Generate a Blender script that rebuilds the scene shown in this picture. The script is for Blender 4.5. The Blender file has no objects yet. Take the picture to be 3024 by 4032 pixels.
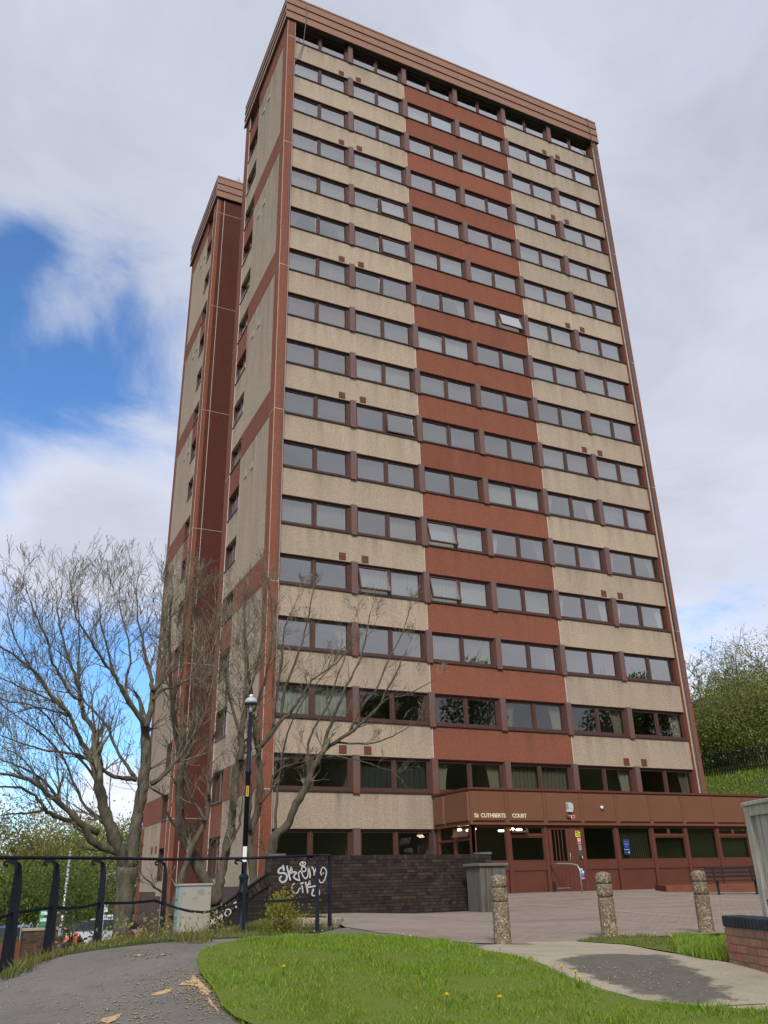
import bpy, bmesh, math, random
import numpy as np
from mathutils import Vector, Matrix, noise as mnoise
from mathutils.geometry import delaunay_2d_cdt
R = math.radians
random.seed(7)
SC = bpy.context.scene
COL = SC.collection

# ------------------------------------------------------------------ camera
# metres; x along the tower's front, y into the tower, z = 0 at the ground floor sills
PW, PH, FPX = 3024, 4032, 3294.5
CAM = Vector((-3.6442, -30.3376, -0.5047))
YAW, PITCH, ROLL = 0.4468, 0.4165, -0.0242
_f = Vector((math.sin(YAW) * math.cos(PITCH), math.cos(YAW) * math.cos(PITCH), math.sin(PITCH)))
_r0 = Vector((math.cos(YAW), -math.sin(YAW), 0)); _u0 = _r0.cross(_f)
_r = _r0 * math.cos(ROLL) + _u0 * math.sin(ROLL); _u = _u0 * math.cos(ROLL) - _r0 * math.sin(ROLL)
cd = bpy.data.cameras.new('camera'); cam = bpy.data.objects.new('camera', cd); COL.objects.link(cam)
cd.sensor_fit = 'VERTICAL'; cd.sensor_height = 36; cd.sensor_width = 27; cd.lens = FPX / PH * 36
cd.clip_start = 0.1; cd.clip_end = 9000
cam.matrix_world = Matrix(((_r.x, _u.x, -_f.x, CAM.x), (_r.y, _u.y, -_f.y, CAM.y), (_r.z, _u.z, -_f.z, CAM.z), (0, 0, 0, 1)))
SC.camera = cam
SC.render.resolution_x, SC.render.resolution_y = 768, 1024

# ------------------------------------------------------------------ sun, sky, exposure
SUN_DIR = Vector((-0.31, -0.68, 0.66)).normalized()          # from the scene towards the sun
sl = bpy.data.lights.new('sun', 'SUN'); sun = bpy.data.objects.new('sun', sl); COL.objects.link(sun)
sl.energy = 1.5; sl.angle = R(14); sl.color = (1.0, 0.955, 0.89)
sun.rotation_euler = (-SUN_DIR).to_track_quat('-Z', 'Y').to_euler()
SC.view_settings.view_transform = 'Standard'; SC.view_settings.look = 'None'
SC.view_settings.exposure = 1.03; SC.view_settings.gamma = 1; SC.view_settings.use_curve_mapping = False
SC.render.engine = 'CYCLES'

def pray(u, v): return _f + _r * ((u - PW / 2) / FPX) - _u * ((v - PH / 2) / FPX)
def pr(u, v, r):                                             # point at horizontal distance r
    q = pray(u, v); return CAM + q * (r / math.hypot(q.x, q.y))
def py(u, v, y): q = pray(u, v); return CAM + q * ((y - CAM.y) / q.y)
def reg(ox, oy, s): return lambda a, b: (ox + a * s, oy + b * s)
RL = reg(0, 3000, .66305); RT = reg(0, 1900, .66305); RM = reg(900, 2900, .66305); RE = reg(1900, 2900, .67752)
RS = reg(0, 2400, .60277); RV = reg(850, 2000, .67822); RG = reg(700, 3500, 1.40084); RF = lambda a, b: (a * 1.82278, b * 1.82278)

W = bpy.data.worlds.new('World'); SC.world = W; W.use_nodes = True
def world():
    nt = W.node_tree; N = nt.nodes; L = nt.links; N.clear()
    out = N.new('ShaderNodeOutputWorld'); bg = N.new('ShaderNodeBackground'); L.new(bg.outputs[0], out.inputs[0])
    bg.inputs[1].default_value = 0.10
    sky = N.new('ShaderNodeTexSky'); sky.sky_type = 'NISHITA'; sky.sun_disc = False
    sky.sun_elevation = math.asin(SUN_DIR.z); sky.sun_rotation = math.atan2(SUN_DIR.x, SUN_DIR.y)
    sky.air_density = 1.0; sky.dust_density = 0.6; sky.ozone_density = 2.5
    tc = N.new('ShaderNodeTexCoord')
    def m(op, a, b=None, c=None, clamp=False):
        n = N.new('ShaderNodeMath'); n.operation = op; n.use_clamp = clamp
        for i, x in enumerate((a, b, c)):
            if x is None: continue
            if isinstance(x, (int, float)): n.inputs[i].default_value = x
            else: L.new(x, n.inputs[i])
        return n.outputs[0]
    def vm(op, a, b):
        n = N.new('ShaderNodeVectorMath'); n.operation = op
        L.new(a, n.inputs[0])
        if isinstance(b, (tuple, Vector)): n.inputs[1].default_value = tuple(b)
        else: L.new(b, n.inputs[1])
        return n
    d = vm('NORMALIZE', tc.outputs['Generated'], (0, 0, 0)).outputs[0]
    sep = N.new('ShaderNodeSeparateXYZ'); L.new(d, sep.inputs[0])
    # clouds lie on a flat deck: project the direction on it
    den = m('ADD', m('MAXIMUM', sep.outputs[2], 0.0), 0.22)
    cx = m('DIVIDE', sep.outputs[0], den); cy = m('DIVIDE', sep.outputs[1], den)
    cmb = N.new('ShaderNodeCombineXYZ'); L.new(cx, cmb.inputs[0]); L.new(cy, cmb.inputs[1])
    def nz(scale, detail, rough, off, dist=0.0):
        mp = N.new('ShaderNodeMapping'); mp.inputs[1].default_value = off; L.new(cmb.outputs[0], mp.inputs[0])
        t = N.new('ShaderNodeTexNoise'); t.inputs['Scale'].default_value = scale; t.inputs['Detail'].default_value = detail
        t.inputs['Roughness'].default_value = rough; t.inputs['Distortion'].default_value = dist
        L.new(mp.outputs[0], t.inputs['Vector']); return t.outputs['Fac']
    big = nz(0.9, 3, .5, (3.1, 1.7, 0)); fine = nz(3.0, 9, .62, (0, 5, 0), .6)
    def blob(u, v, k):                                       # a break in the cloud deck
        q = pray(u, v).normalized()
        dt = vm('DOT_PRODUCT', d, q).outputs['Value']
        return m('POWER', m('MAXIMUM', dt, 0.0), k)
    hole = m('ADD', m('ADD', m('MULTIPLY', blob(260, 1380, 150), .46), m('MULTIPLY', blob(330, 2830, 110), .50)), m('MULTIPLY', blob(-900, 1900, 14), .22))
    hole = m('SUBTRACT', hole, m('MULTIPLY', blob(330, 2080, 260), .42))
    hole = m('SUBTRACT', hole, m('MULTIPLY', blob(230, 1240, 700), .27))
    hole = m('ADD', hole, m('MULTIPLY', blob(120, 960, 1500), .16))
    hole = m('SUBTRACT', hole, m('MULTIPLY', blob(420, 3130, 1500), .5))
    hole = m('ADD', hole, m('MULTIPLY', blob(2860, 2560, 300), .10))
    f0 = m('ADD', m('MULTIPLY', m('SUBTRACT', fine, .5), 1.25), m('MULTIPLY', m('SUBTRACT', big, .5), .35))
    cov = m('SUBTRACT', m('ADD', .74, f0), m('MULTIPLY', hole, 1.66))
    mr = N.new('ShaderNodeMapRange'); mr.interpolation_type = 'SMOOTHSTEP'; L.new(cov, mr.inputs[0])
    mr.inputs[1].default_value = .08; mr.inputs[2].default_value = .66
    # cloud brightness: soft grey bellies, whiter thin and low parts
    low = m('POWER', m('SUBTRACT', 1.0, m('MAXIMUM', sep.outputs[2], 0.0)), 4.0)
    br = m('ADD', m('ADD', 2.75, m('MULTIPLY', low, 2.7)), m('MULTIPLY', m('SUBTRACT', nz(1.7, 5, .55, (8, 2, 0)), .5), 1.9))
    thin = N.new('ShaderNodeMapRange'); L.new(cov, thin.inputs[0]); thin.inputs[1].default_value = .95; thin.inputs[2].default_value = .3
    br = m('ADD', br, m('MULTIPLY', thin.outputs[0], .9))
    cc = N.new('ShaderNodeCombineColor')
    L.new(m('MULTIPLY', br, .93), cc.inputs[0]); L.new(m('MULTIPLY', br, .985), cc.inputs[1]); L.new(m('MULTIPLY', br, 1.16), cc.inputs[2])
    sk = N.new('ShaderNodeMix'); sk.data_type = 'RGBA'; sk.blend_type = 'MULTIPLY'; sk.inputs[0].default_value = 1
    L.new(sky.outputs[0], sk.inputs[6]); sk.inputs[7].default_value = (.56, .80, 1.03, 1)
    mx = N.new('ShaderNodeMix'); mx.data_type = 'RGBA'
    L.new(mr.outputs[0], mx.inputs[0]); L.new(sk.outputs[2], mx.inputs[6]); L.new(cc.outputs[0], mx.inputs[7])
    L.new(mx.outputs[2], bg.inputs[0])
world()

# ------------------------------------------------------------------ materials
def srgb(r, g, b):
    f = lambda c: c / 12.92 if c <= .04045 else ((c + .055) / 1.055) ** 2.4
    return (f(r / 255), f(g / 255), f(b / 255), 1)
MATS = {}
class NT:
    def __init__(s, name):
        s.m = bpy.data.materials.new(name); s.m.use_nodes = True; s.t = s.m.node_tree; s.N = s.t.nodes; s.L = s.t.links
        s.b = s.N['Principled BSDF']; s.out = s.N['Material Output']; MATS[name] = s.m
        s.geo = s.N.new('ShaderNodeNewGeometry'); s.pos = s.geo.outputs['Position']
    def noise(s, scale, detail=3, rough=.55, vec=None, stretch=None, out='Fac'):
        t = s.N.new('ShaderNodeTexNoise'); t.inputs['Scale'].default_value = scale; t.inputs['Detail'].default_value = detail
        t.inputs['Roughness'].default_value = rough; v = vec or s.pos
        if stretch:
            mp = s.N.new('ShaderNodeMapping'); mp.inputs[3].default_value = stretch; s.L.new(v, mp.inputs[0]); v = mp.outputs[0]
        s.L.new(v, t.inputs['Vector']); return t.outputs[out]
    def voro(s, scale, out='Distance', feature='F1', stretch=None):
        t = s.N.new('ShaderNodeTexVoronoi'); t.feature = feature; t.inputs['Scale'].default_value = scale; v = s.pos
        if stretch:
            mp = s.N.new('ShaderNodeMapping'); mp.inputs[3].default_value = stretch; s.L.new(v, mp.inputs[0]); v = mp.outputs[0]
        s.L.new(v, t.inputs['Vector']); return t.outputs[out]
    def ramp(s, fac, stops):
        r = s.N.new('ShaderNodeValToRGB'); s.L.new(fac, r.inputs[0]); e = r.color_ramp.elements
        while len(e) < len(stops): e.new(.5)
        for i, (p, c) in enumerate(stops): e[i].position = p; e[i].color = c if len(c) == 4 else (*c, 1)
        return r.outputs[0]
    def mix(s, fac, a, b, blend='MIX'):
        n = s.N.new('ShaderNodeMix'); n.data_type = 'RGBA'; n.blend_type = blend
        for i, x in ((0, fac), (6, a), (7, b)):
            if isinstance(x, (int, float)): n.inputs[i].default_value = x
            elif isinstance(x, tuple): n.inputs[i].default_value = x if len(x) == 4 else (*x, 1)
            else: s.L.new(x, n.inputs[i])
        return n.outputs[2]
    def math(s, op, a, b=None, clamp=False):
        n = s.N.new('ShaderNodeMath'); n.operation = op; n.use_clamp = clamp
        for i, x in enumerate((a, b)):
            if x is None: continue
            if isinstance(x, (int, float)): n.inputs[i].default_value = x
            else: s.L.new(x, n.inputs[i])
        return n.outputs[0]
    def rng(s, x, a, b, c=0., d=1.):
        n = s.N.new('ShaderNodeMapRange'); s.L.new(x, n.inputs[0])
        for i, v in enumerate((a, b, c, d)): n.inputs[i + 1].default_value = v
        return n.outputs[0]
    def color(s, c):
        if isinstance(c, tuple): s.b.inputs['Base Color'].default_value = c
        else: s.L.new(c, s.b.inputs['Base Color'])
    def rough(s, v, spec=.3):
        if isinstance(v, (int, float)): s.b.inputs['Roughness'].default_value = v
        else: s.L.new(v, s.b.inputs['Roughness'])
        s.b.inputs['Specular IOR Level'].default_value = spec
    def bump(s, h, strength=.4, dist=.01):
        n = s.N.new('ShaderNodeBump'); n.inputs['Strength'].default_value = strength; n.inputs['Distance'].default_value = dist
        s.L.new(h, n.inputs['Height']); s.L.new(n.outputs[0], s.b.inputs['Normal'])
    def gen(s):
        t = s.N.new('ShaderNodeTexCoord'); p = s.N.new('ShaderNodeSeparateXYZ'); s.L.new(t.outputs['Generated'], p.inputs[0]); return p.outputs

def dim(c, k): return (c[0] * k, c[1] * k, c[2] * k, 1)
def plain(name, c, rough=.6, var=.18, scale=6., bump=.15, bscale=40., spec=.3, metallic=0.):
    n = NT(name); f = n.noise(scale, 5, .6)
    n.color(n.mix(f, dim(c, 1 - var), dim(c, 1 + var))); n.rough(rough, spec); n.b.inputs['Metallic'].default_value = metallic
    if bump: n.bump(n.noise(bscale, 4), bump, .004)
    return n.m
def pebble(name, c, grime=.5):
    n = NT(name)
    sp = n.voro(38., 'Color'); cw = n.N.new('ShaderNodeSeparateColor'); n.L.new(sp, cw.inputs[0])
    g = n.noise(14., 5, .75)
    k = n.mix(cw.outputs[0], dim(c, .84), dim(c, 1.16))
    k = n.mix(n.rng(g, .3, .7), n.mix(1., k, (.74, .74, .74, 1), 'MULTIPLY'), n.mix(1., k, (1.12, 1.1, 1.06, 1), 'MULTIPLY'))
    lg = n.noise(.7, 5, .6, stretch=(1, 1, .45))
    k = n.mix(n.math('MULTIPLY', n.rng(lg, .5, .8), .42), k, dim((c[0] * .8, c[1] * .82, c[2] * .88), .66))
    ge = n.gen()
    st = n.noise(2.6, 4, .6, stretch=(1, 1, .07))
    top = n.math('POWER', ge[2], 2.4)
    dr = n.math('MULTIPLY', n.math('MULTIPLY', n.rng(st, .40, .72), n.math('ADD', n.math('MULTIPLY', top, .85), .22)), grime)
    k = n.mix(dr, k, (.07, .06, .055, 1)); oi = n.N.new('ShaderNodeObjectInfo'); k = n.mix(oi.outputs['Random'], n.mix(1., k, (.91, .91, .92, 1), 'MULTIPLY'), n.mix(1., k, (1.06, 1.05, 1.03, 1), 'MULTIPLY')); n.color(k); n.rough(.95, .15)
    n.bump(n.voro(38.), .5, .012); return n.m
CREAM = (.455, .368, .280, 1); RED = (.262, .098, .062, 1)
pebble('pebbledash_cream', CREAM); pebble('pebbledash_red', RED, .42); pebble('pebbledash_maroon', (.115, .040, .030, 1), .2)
plain('frame_brown', (.085, .042, .033, 1), .45, .25, 5., .05)
n = NT('pilaster_metal'); f = n.noise(3., 5, .6, stretch=(2, 2, .6)); ge = n.gen()
k = n.mix(n.rng(n.math('ADD', f, n.math('MULTIPLY', ge[2], -.22)), .36, .44), (.135, .083, .076, 1), (.155, .068, .048, 1))
n.color(k); n.rough(.42, .5)
plain('sill_dark', (.055, .032, .028, 1), .4, .25, 5., .05)
plain('cornice_brown', (.26, .135, .088, 1), .5, .14, .9, .03)
n = NT('panel_brown'); k = n.mix(n.noise(1.2, 5, .6), (.150, .064, .036, 1), (.19, .083, .047, 1))
k = n.mix(n.math('MULTIPLY', n.rng(n.noise(7., 4, .7, stretch=(1, 1, .3)), .6, .85), .4), k, (.08, .035, .024, 1)); n.color(k); n.rough(.45, .35); n.bump(n.noise(30., 3), .05, .004)
plain('joinery_brown', (.12, .042, .028, 1), .42, .22, 3., .06)
plain('kick_board', (.115, .038, .024, 1), .5, .25, 1.6, .06)
plain('white_bead', (.55, .46, .39, 1), .7, .25, 4., 0)
plain('vent_pale', (.36, .30, .22, 1), .6, .12, 9., .1); plain('vent_red', (.15, .052, .036, 1), .5, .12, 9., .1)
plain('room_wall', (.38, .35, .30, 1), .9, .1, 2., 0)
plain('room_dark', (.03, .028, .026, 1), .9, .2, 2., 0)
plain('white_plastic', (.78, .78, .76, 1), .4, .05, 6., 0)
plain('roof_felt', (.06, .06, .06, 1), .9, .3, 2.)
for gname, gk in (('glass', 7.0), ('glass_clear', 2.4)):
    n = NT(gname); n.N.remove(n.b)
    tr = n.N.new('ShaderNodeBsdfTransparent'); tr.inputs[0].default_value = (.80, .83, .82, 1)
    gl = n.N.new('ShaderNodeBsdfGlossy'); gl.inputs['Roughness'].default_value = .012; gl.inputs[0].default_value = (1, .965, .90, 1)
    bp = n.N.new('ShaderNodeBump'); bp.inputs['Strength'].default_value = .04; bp.inputs['Distance'].default_value = .02
    n.L.new(n.noise(1.1, 2, .5), bp.inputs['Height']); n.L.new(bp.outputs[0], gl.inputs['Normal'])
    fr = n.N.new('ShaderNodeFresnel'); fr.inputs[0].default_value = 1.5
    k = n.math('MULTIPLY', n.math('MULTIPLY', fr.outputs[0], gk, True), n.math('SUBTRACT', 1., n.geo.outputs['Backfacing']))
    mxs = n.N.new('ShaderNodeMixShader'); n.L.new(k, mxs.inputs[0]); n.L.new(tr.outputs[0], mxs.inputs[1]); n.L.new(gl.outputs[0], mxs.inputs[2]); n.L.new(mxs.outputs[0], n.out.inputs[0])
def cloth(name, c, tr=.35):
    n = NT(name); k = n.mix(n.noise(9., 4, .6, stretch=(3, 3, .4)), dim(c, .82), dim(c, 1.1)); oi = n.N.new('ShaderNodeObjectInfo'); k = n.mix(oi.outputs['Random'], n.mix(1., k, (.55, .54, .52, 1), 'MULTIPLY'), n.mix(1., k, (1.25, 1.25, 1.25, 1), 'MULTIPLY')); n.color(k); n.rough(.95, .1)
    t = n.N.new('ShaderNodeBsdfTranslucent'); n.L.new(k, t.inputs[0]); mx = n.N.new('ShaderNodeMixShader'); mx.inputs[0].default_value = tr
    n.L.new(n.b.outputs[0], mx.inputs[1]); n.L.new(t.outputs[0], mx.inputs[2]); n.L.new(mx.outputs[0], n.out.inputs[0])
cloth('curtain_white', (.62, .60, .54, 1)); cloth('curtain_cream', (.46, .41, .30, 1)); cloth('curtain_grey', (.26, .25, .23, 1))
cloth('curtain_turquoise', (.42, .74, .78, 1), .2); cloth('curtain_pink', (.42, .20, .17, 1)); cloth('blind_olive', (.10, .095, .05, 1), .1); cloth('curtain_dark', (.12, .12, .11, 1))
def brickmat(name, c1, c2, mort, bw, bh, msz, vertical_x=False):
    n = NT(name); t = n.N.new('ShaderNodeTexBrick'); t.inputs['Scale'].default_value = 1; t.inputs['Brick Width'].default_value = bw; t.inputs['Row Height'].default_value = bh
    t.inputs['Mortar Size'].default_value = msz; t.inputs['Color1'].default_value = c1; t.inputs['Color2'].default_value = c2; t.inputs['Mortar'].default_value = mort
    sp = n.N.new('ShaderNodeSeparateXYZ'); n.L.new(n.pos, sp.inputs[0]); cb = n.N.new('ShaderNodeCombineXYZ')
    n.L.new(n.math('ADD', sp.outputs[0], sp.outputs[1]), cb.inputs[0]); n.L.new(sp.outputs[2], cb.inputs[1]); n.L.new(cb.outputs[0], t.inputs['Vector'])
    k = n.mix(n.rng(n.noise(2.2, 5, .65), .35, .75, 0, .6), t.outputs['Color'], dim(c1, .55)); n.color(k); n.rough(.9, .15); n.bump(t.outputs['Fac'], -.5, .01)
brickmat('brick_purple', (.125, .075, .072, 1), (.155, .092, .085, 1), (.08, .06, .06, 1), .225, .075, .010)
def onebrick(name, cols):
    n = NT(name); oi = n.N.new('ShaderNodeObjectInfo'); rnd = n.math('FRACT', n.math('ADD', oi.outputs['Random'], n.geo.outputs['Random Per Island']))
    stops = [(i / (len(cols) - 1), c) for i, c in enumerate(cols)]
    k = n.ramp(rnd, stops); k = n.mix(n.rng(n.noise(9., 5, .7), .35, .75, 0, .55), k, dim(cols[0], .6)); 
    k = n.mix(n.rng(n.noise(1.3, 4, .6), .55, .75, 0, .35), k, (.11, .115, .085, 1)); n.color(k); n.rough(.9, .2); n.bump(n.noise(60., 4), .35, .006)
onebrick('brick_sooty', [(.020, .016, .014, 1), (.042, .032, .026, 1), (.030, .026, .022, 1), (.062, .046, .036, 1), (.028, .022, .019, 1), (.085, .055, .042, 1)])
onebrick('brick_red', [(.25, .14, .08, 1), (.34, .19, .115, 1), (.38, .14, .09, 1), (.33, .22, .14, 1), (.23, .115, .08, 1)])
onebrick('brick_blue', [(.035, .04, .052, 1), (.05, .055, .065, 1), (.028, .032, .042, 1)])
onebrick('brick_brown', [(.085, .05, .035, 1), (.12, .068, .045, 1), (.065, .04, .03, 1)])
plain('mortar_dark', (.05, .045, .04, 1), .95, .3, 14.); plain('mortar_pale', (.24, .20, .15, 1), .95, .25, 14.)
plain('spray_white', (.50, .50, .52, 1), .6, .25, 12., 0)
n = NT('exposed_aggregate'); v = n.voro(44., 'Color'); cw = n.N.new('ShaderNodeSeparateColor'); n.L.new(v, cw.inputs[0])
k = n.ramp(cw.outputs[0], [(0, (.085, .06, .035, 1)), (.35, (.26, .19, .115, 1)), (.6, (.38, .285, .17, 1)), (.8, (.48, .39, .26, 1)), (.93, (.44, .41, .36, 1)), (1, (.80, .76, .68, 1))])
k = n.mix(n.rng(n.voro(44.), .1, .6, 0, .7), k, (.10, .08, .05, 1)); ge = n.gen()
k = n.mix(n.math('MULTIPLY', n.rng(n.math('ADD', ge[2], n.math('MULTIPLY', n.noise(8.), .5)), .75, 1.1), .3), k, (.14, .115, .07, 1)); n.color(k); n.rough(.8, .35); n.bump(n.voro(44.), -.9, .02)
n = NT('asphalt_path'); v = n.noise(90., 4, .8); k = n.mix(n.rng(v, .3, .72), (.072, .067, .060, 1), (.26, .245, .22, 1))
k = n.mix(n.rng(n.noise(1.1, 5, .65), .42, .7, 0, .55), k, (.105, .095, .078, 1)); k = n.mix(n.rng(n.noise(260., 2, .5), .68, .74, 0, .8), k, (.42, .40, .36, 1))
k = n.mix(n.rng(n.noise(5., 6, .75), .54, .70, 0, .5), k, (.055, .053, .05, 1)); k = n.mix(n.rng(n.noise(.6, 5, .7), .5, .66, 0, .35), k, (.24, .225, .20, 1)); n.color(k); n.rough(.93, .25); n.bump(v, .5, .008)
n = NT('asphalt_patch'); v = n.noise(70., 4, .8); k = n.mix(n.rng(v, .3, .72), (.058, .053, .046, 1), (.21, .192, .16, 1)); k = n.mix(n.rng(n.noise(7., 6, .75), .5, .72, 0, .5), k, (.045, .040, .033, 1)); k = n.mix(n.rng(n.noise(2.4, 5, .7), .56, .66, 0, .5), k, (.12, .085, .05, 1))
v2 = n.noise(60., 5, .8); kc = n.mix(n.rng(v2, .3, .7), (.27, .235, .17, 1), (.45, .395, .295, 1)); kc = n.mix(n.rng(n.noise(1.6, 5, .65), .42, .75, 0, .55), kc, (.19, .165, .12, 1))
at_ = n.N.new('ShaderNodeAttribute'); at_.attribute_name = 'edge'
n.color(n.mix(n.rng(n.math('ADD', at_.outputs['Fac'], n.math('MULTIPLY', n.math('SUBTRACT', n.noise(3.2, 7, .72), .5), 1.5)), .22, .42), kc, k)); n.rough(.93, .2); n.bump(v, .5, .008)
n = NT('old_concrete'); v = n.noise(60., 5, .8); k = n.mix(n.rng(v, .3, .7), (.27, .235, .17, 1), (.45, .395, .295, 1))
k = n.mix(n.rng(n.noise(1.6, 5, .65), .42, .75, 0, .55), k, (.19, .165, .12, 1)); n.color(k); n.rough(.93, .2); n.bump(v, .4, .008)
n = NT('block_paving'); t = n.N.new('ShaderNodeTexBrick'); t.inputs['Scale'].default_value = 1; t.inputs['Brick Width'].default_value = .21; t.inputs['Row Height'].default_value = .105; t.inputs['Mortar Size'].default_value = .006
t.inputs['Color1'].default_value = (.235, .185, .148, 1); t.inputs['Color2'].default_value = (.29, .235, .19, 1); t.inputs['Mortar'].default_value = (.12, .10, .085, 1); n.L.new(n.pos, t.inputs['Vector'])
k = n.mix(n.rng(n.noise(.55, 5, .65), .42, .72, 0, .55), t.outputs['Color'], (.30, .26, .22, 1)); k = n.mix(n.rng(n.noise(.9, 6, .7, stretch=(.35, 1.6, 1)), .5, .72, 0, .6), k, (.14, .105, .09, 1))
n.color(k); n.rough(.9, .2); n.bump(t.outputs['Fac'], -.4, .006)
n = NT('soil_grass'); f = n.noise(2.4, 6, .7); k = n.mix(n.rng(f, .38, .62), (.060, .105, .022, 1), (.085, .070, .040, 1)); k = n.mix(n.rng(n.noise(30., 4, .7), .3, .7), n.mix(1., k, (.6, .6, .6, 1), 'MULTIPLY'), k); n.color(k); n.rough(.95, .1); n.bump(n.noise(18., 5), .8, .05)
n = NT('lawn_ground'); f = n.noise(3., 6, .7); k = n.mix(f, (.10, .15, .022, 1), (.15, .18, .04, 1)); n.color(k); n.rough(.95, .1); n.bump(n.noise(30., 5), .8, .03)
n = NT('grass_blade'); k = n.ramp(n.geo.outputs['Random Per Island'], [(0, (.085, .185, .010, 1)), (.4, (.165, .305, .017, 1)), (.8, (.28, .41, .035, 1)), (.93, (.36, .36, .09, 1)), (1, (.48, .39, .17, 1))])
k = n.mix(n.rng(n.noise(.9, 4, .6), .42, .68, 0, .5), k, (.21, .255, .045, 1)); k = n.mix(n.rng(n.noise(1.7, 5, .7), .62, .72, 0, .55), k, (.36, .30, .12, 1)); n.color(k); n.rough(.6, .25)
n.b.inputs['Subsurface Weight'].default_value = 0
t = n.N.new('ShaderNodeBsdfTranslucent'); n.L.new(k, t.inputs[0]); mx = n.N.new('ShaderNodeMixShader'); mx.inputs[0].default_value = .35
n.L.new(n.b.outputs[0], mx.inputs[1]); n.L.new(t.outputs[0], mx.inputs[2]); n.L.new(mx.outputs[0], n.out.inputs[0])
def leafmat(name, stops, tr=.35):
    n = NT(name); k = n.ramp(n.geo.outputs['Random Per Island'], stops); k = n.mix(n.rng(n.noise(.35, 3), .4, .65, 0, .4), k, dim(stops[-1][1], .9)); n.color(k); n.rough(.55, .25)
    t = n.N.new('ShaderNodeBsdfTranslucent'); n.L.new(k, t.inputs[0]); mx = n.N.new('ShaderNodeMixShader'); mx.inputs[0].default_value = tr
    n.L.new(n.b.outputs[0], mx.inputs[1]); n.L.new(t.outputs[0], mx.inputs[2]); n.L.new(mx.outputs[0], n.out.inputs[0])
leafmat('leaf_green', [(0, (.05, .095, .012, 1)), (.5, (.10, .16, .022, 1)), (1, (.16, .22, .045, 1))])
leafmat('leaf_spring', [(0, (.15, .19, .04, 1)), (.5, (.24, .27, .065, 1)), (1, (.33, .33, .11, 1))])
leafmat('leaf_olive', [(0, (.13, .125, .035, 1)), (.5, (.20, .20, .05, 1)), (1, (.25, .225, .075, 1))])
leafmat('leaf_dark', [(0, (.014, .03, .008, 1)), (.5, (.028, .05, .014, 1)), (1, (.05, .07, .02, 1))])
leafmat('leaf_shrub', [(0, (.10, .15, .015, 1)), (.5, (.20, .25, .025, 1)), (.8, (.32, .30, .04, 1)), (1, (.40, .22, .06, 1))])
leafmat('weed_blade', [(0, (.06, .10, .015, 1)), (.5, (.11, .16, .025, 1)), (.8, (.18, .20, .05, 1)), (1, (.30, .24, .10, 1))])
n = NT('bark'); f = n.noise(9., 6, .7, stretch=(1, 1, .35)); k = n.mix(n.rng(f, .3, .7), (.042, .035, .027, 1), (.17, .148, .115, 1)); k = n.mix(n.rng(n.noise(2.2, 4), .5, .68, 0, .6), k, (.125, .125, .062, 1)); n.color(k); n.rough(.95, .1); n.bump(n.noise(30., 5, .7, stretch=(1, 1, .3)), .9, .02)
n = NT('twig'); k = n.mix(n.rng(n.noise(1.5, 4), .42, .6), (.13, .108, .082, 1), (.27, .245, .17, 1)); n.color(k); n.rough(.9, .1)
plain('black_iron', (.008, .011, .018, 1), .55, .35, 9., .2, 60., .22)
plain('galvanised', (.36, .38, .40, 1), .4, .2, 10., .1, 50., .5, .6)
n = NT('cabinet_paint'); k = n.mix(n.rng(n.noise(.8, 4), .3, .7), (.33, .30, .25, 1), (.40, .37, .31, 1)); k = n.mix(n.rng(n.noise(4.2, 6, .7), .575, .60, 0, .7), k, (.20, .22, .22, 1)); n.color(k); n.rough(.55, .3)
plain('cabinet_side', (.27, .33, .32, 1), .5, .15, 4.)
plain('lamp_grey', (.42, .46, .50, 1), .4, .1, 8., 0); plain('lamp_dark', (.05, .05, .055, 1), .5, .1, 8., 0)
n = NT('old_timber'); f = n.noise(14., 6, .7, stretch=(3, 3, .2)); k = n.mix(n.rng(f, .3, .7), (.28, .265, .215, 1), (.56, .535, .45, 1)); k = n.mix(n.rng(n.noise(2.6, 5), .5, .75, 0, .5), k, (.18, .21, .13, 1)); n.color(k); n.rough(.9, .15); n.bump(f, .7, .01)
n = NT('stained_render'); f = n.noise(3.5, 5, .65, stretch=(2.2, 2.2, .12)); k = n.ramp(f, [(.30, (.055, .055, .038, 1)), (.44, (.085, .088, .078, 1)), (.54, (.13, .135, .13, 1)), (.66, (.09, .055, .038, 1)), (.8, (.10, .095, .085, 1))]); n.color(k); n.rough(.9, .2); n.bump(n.noise(40., 4), .3, .006)
plain('stone_cap', (.135, .125, .11, 1), .9, .3, 4.)
def flat(name, c, rough=.5): plain(name, c, rough, .06, 8., 0)
flat('sign_yellow', (.72, .70, .06, 1)); flat('sign_pink', (.72, .22, .26, 1)); flat('sign_white', (.75, .75, .75, 1)); flat('sign_red', (.55, .05, .05, 1)); flat('sign_blue', (.018, .035, .14, 1)); flat('sign_lightblue', (.10, .20, .50, 1)); flat('ink', (.02, .02, .025, 1)); flat('letter_cream', (.80, .70, .52, 1)); flat('sign_green', (.04, .30, .13, 1)); flat('label_amber', (.62, .42, .10, 1))
plain('steel_panel', (.12, .13, .12, 1), .4, .15, 8., 0, 40., .4, .5)
n = NT('lit_lamp'); n.b.inputs['Emission Color'].default_value = (1, .86, .55, 1); n.b.inputs['Emission Strength'].default_value = 4.5; n.color((.8, .75, .6, 1))
flat('hi_vis', (.95, .16, .03, 1), .7); plain('dark_cloth', (.02, .02, .03, 1), .9, .2); plain('skin', (.42, .22, .16, 1), .6, .1); plain('hair', (.05, .03, .02, 1), .8, .3)
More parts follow.
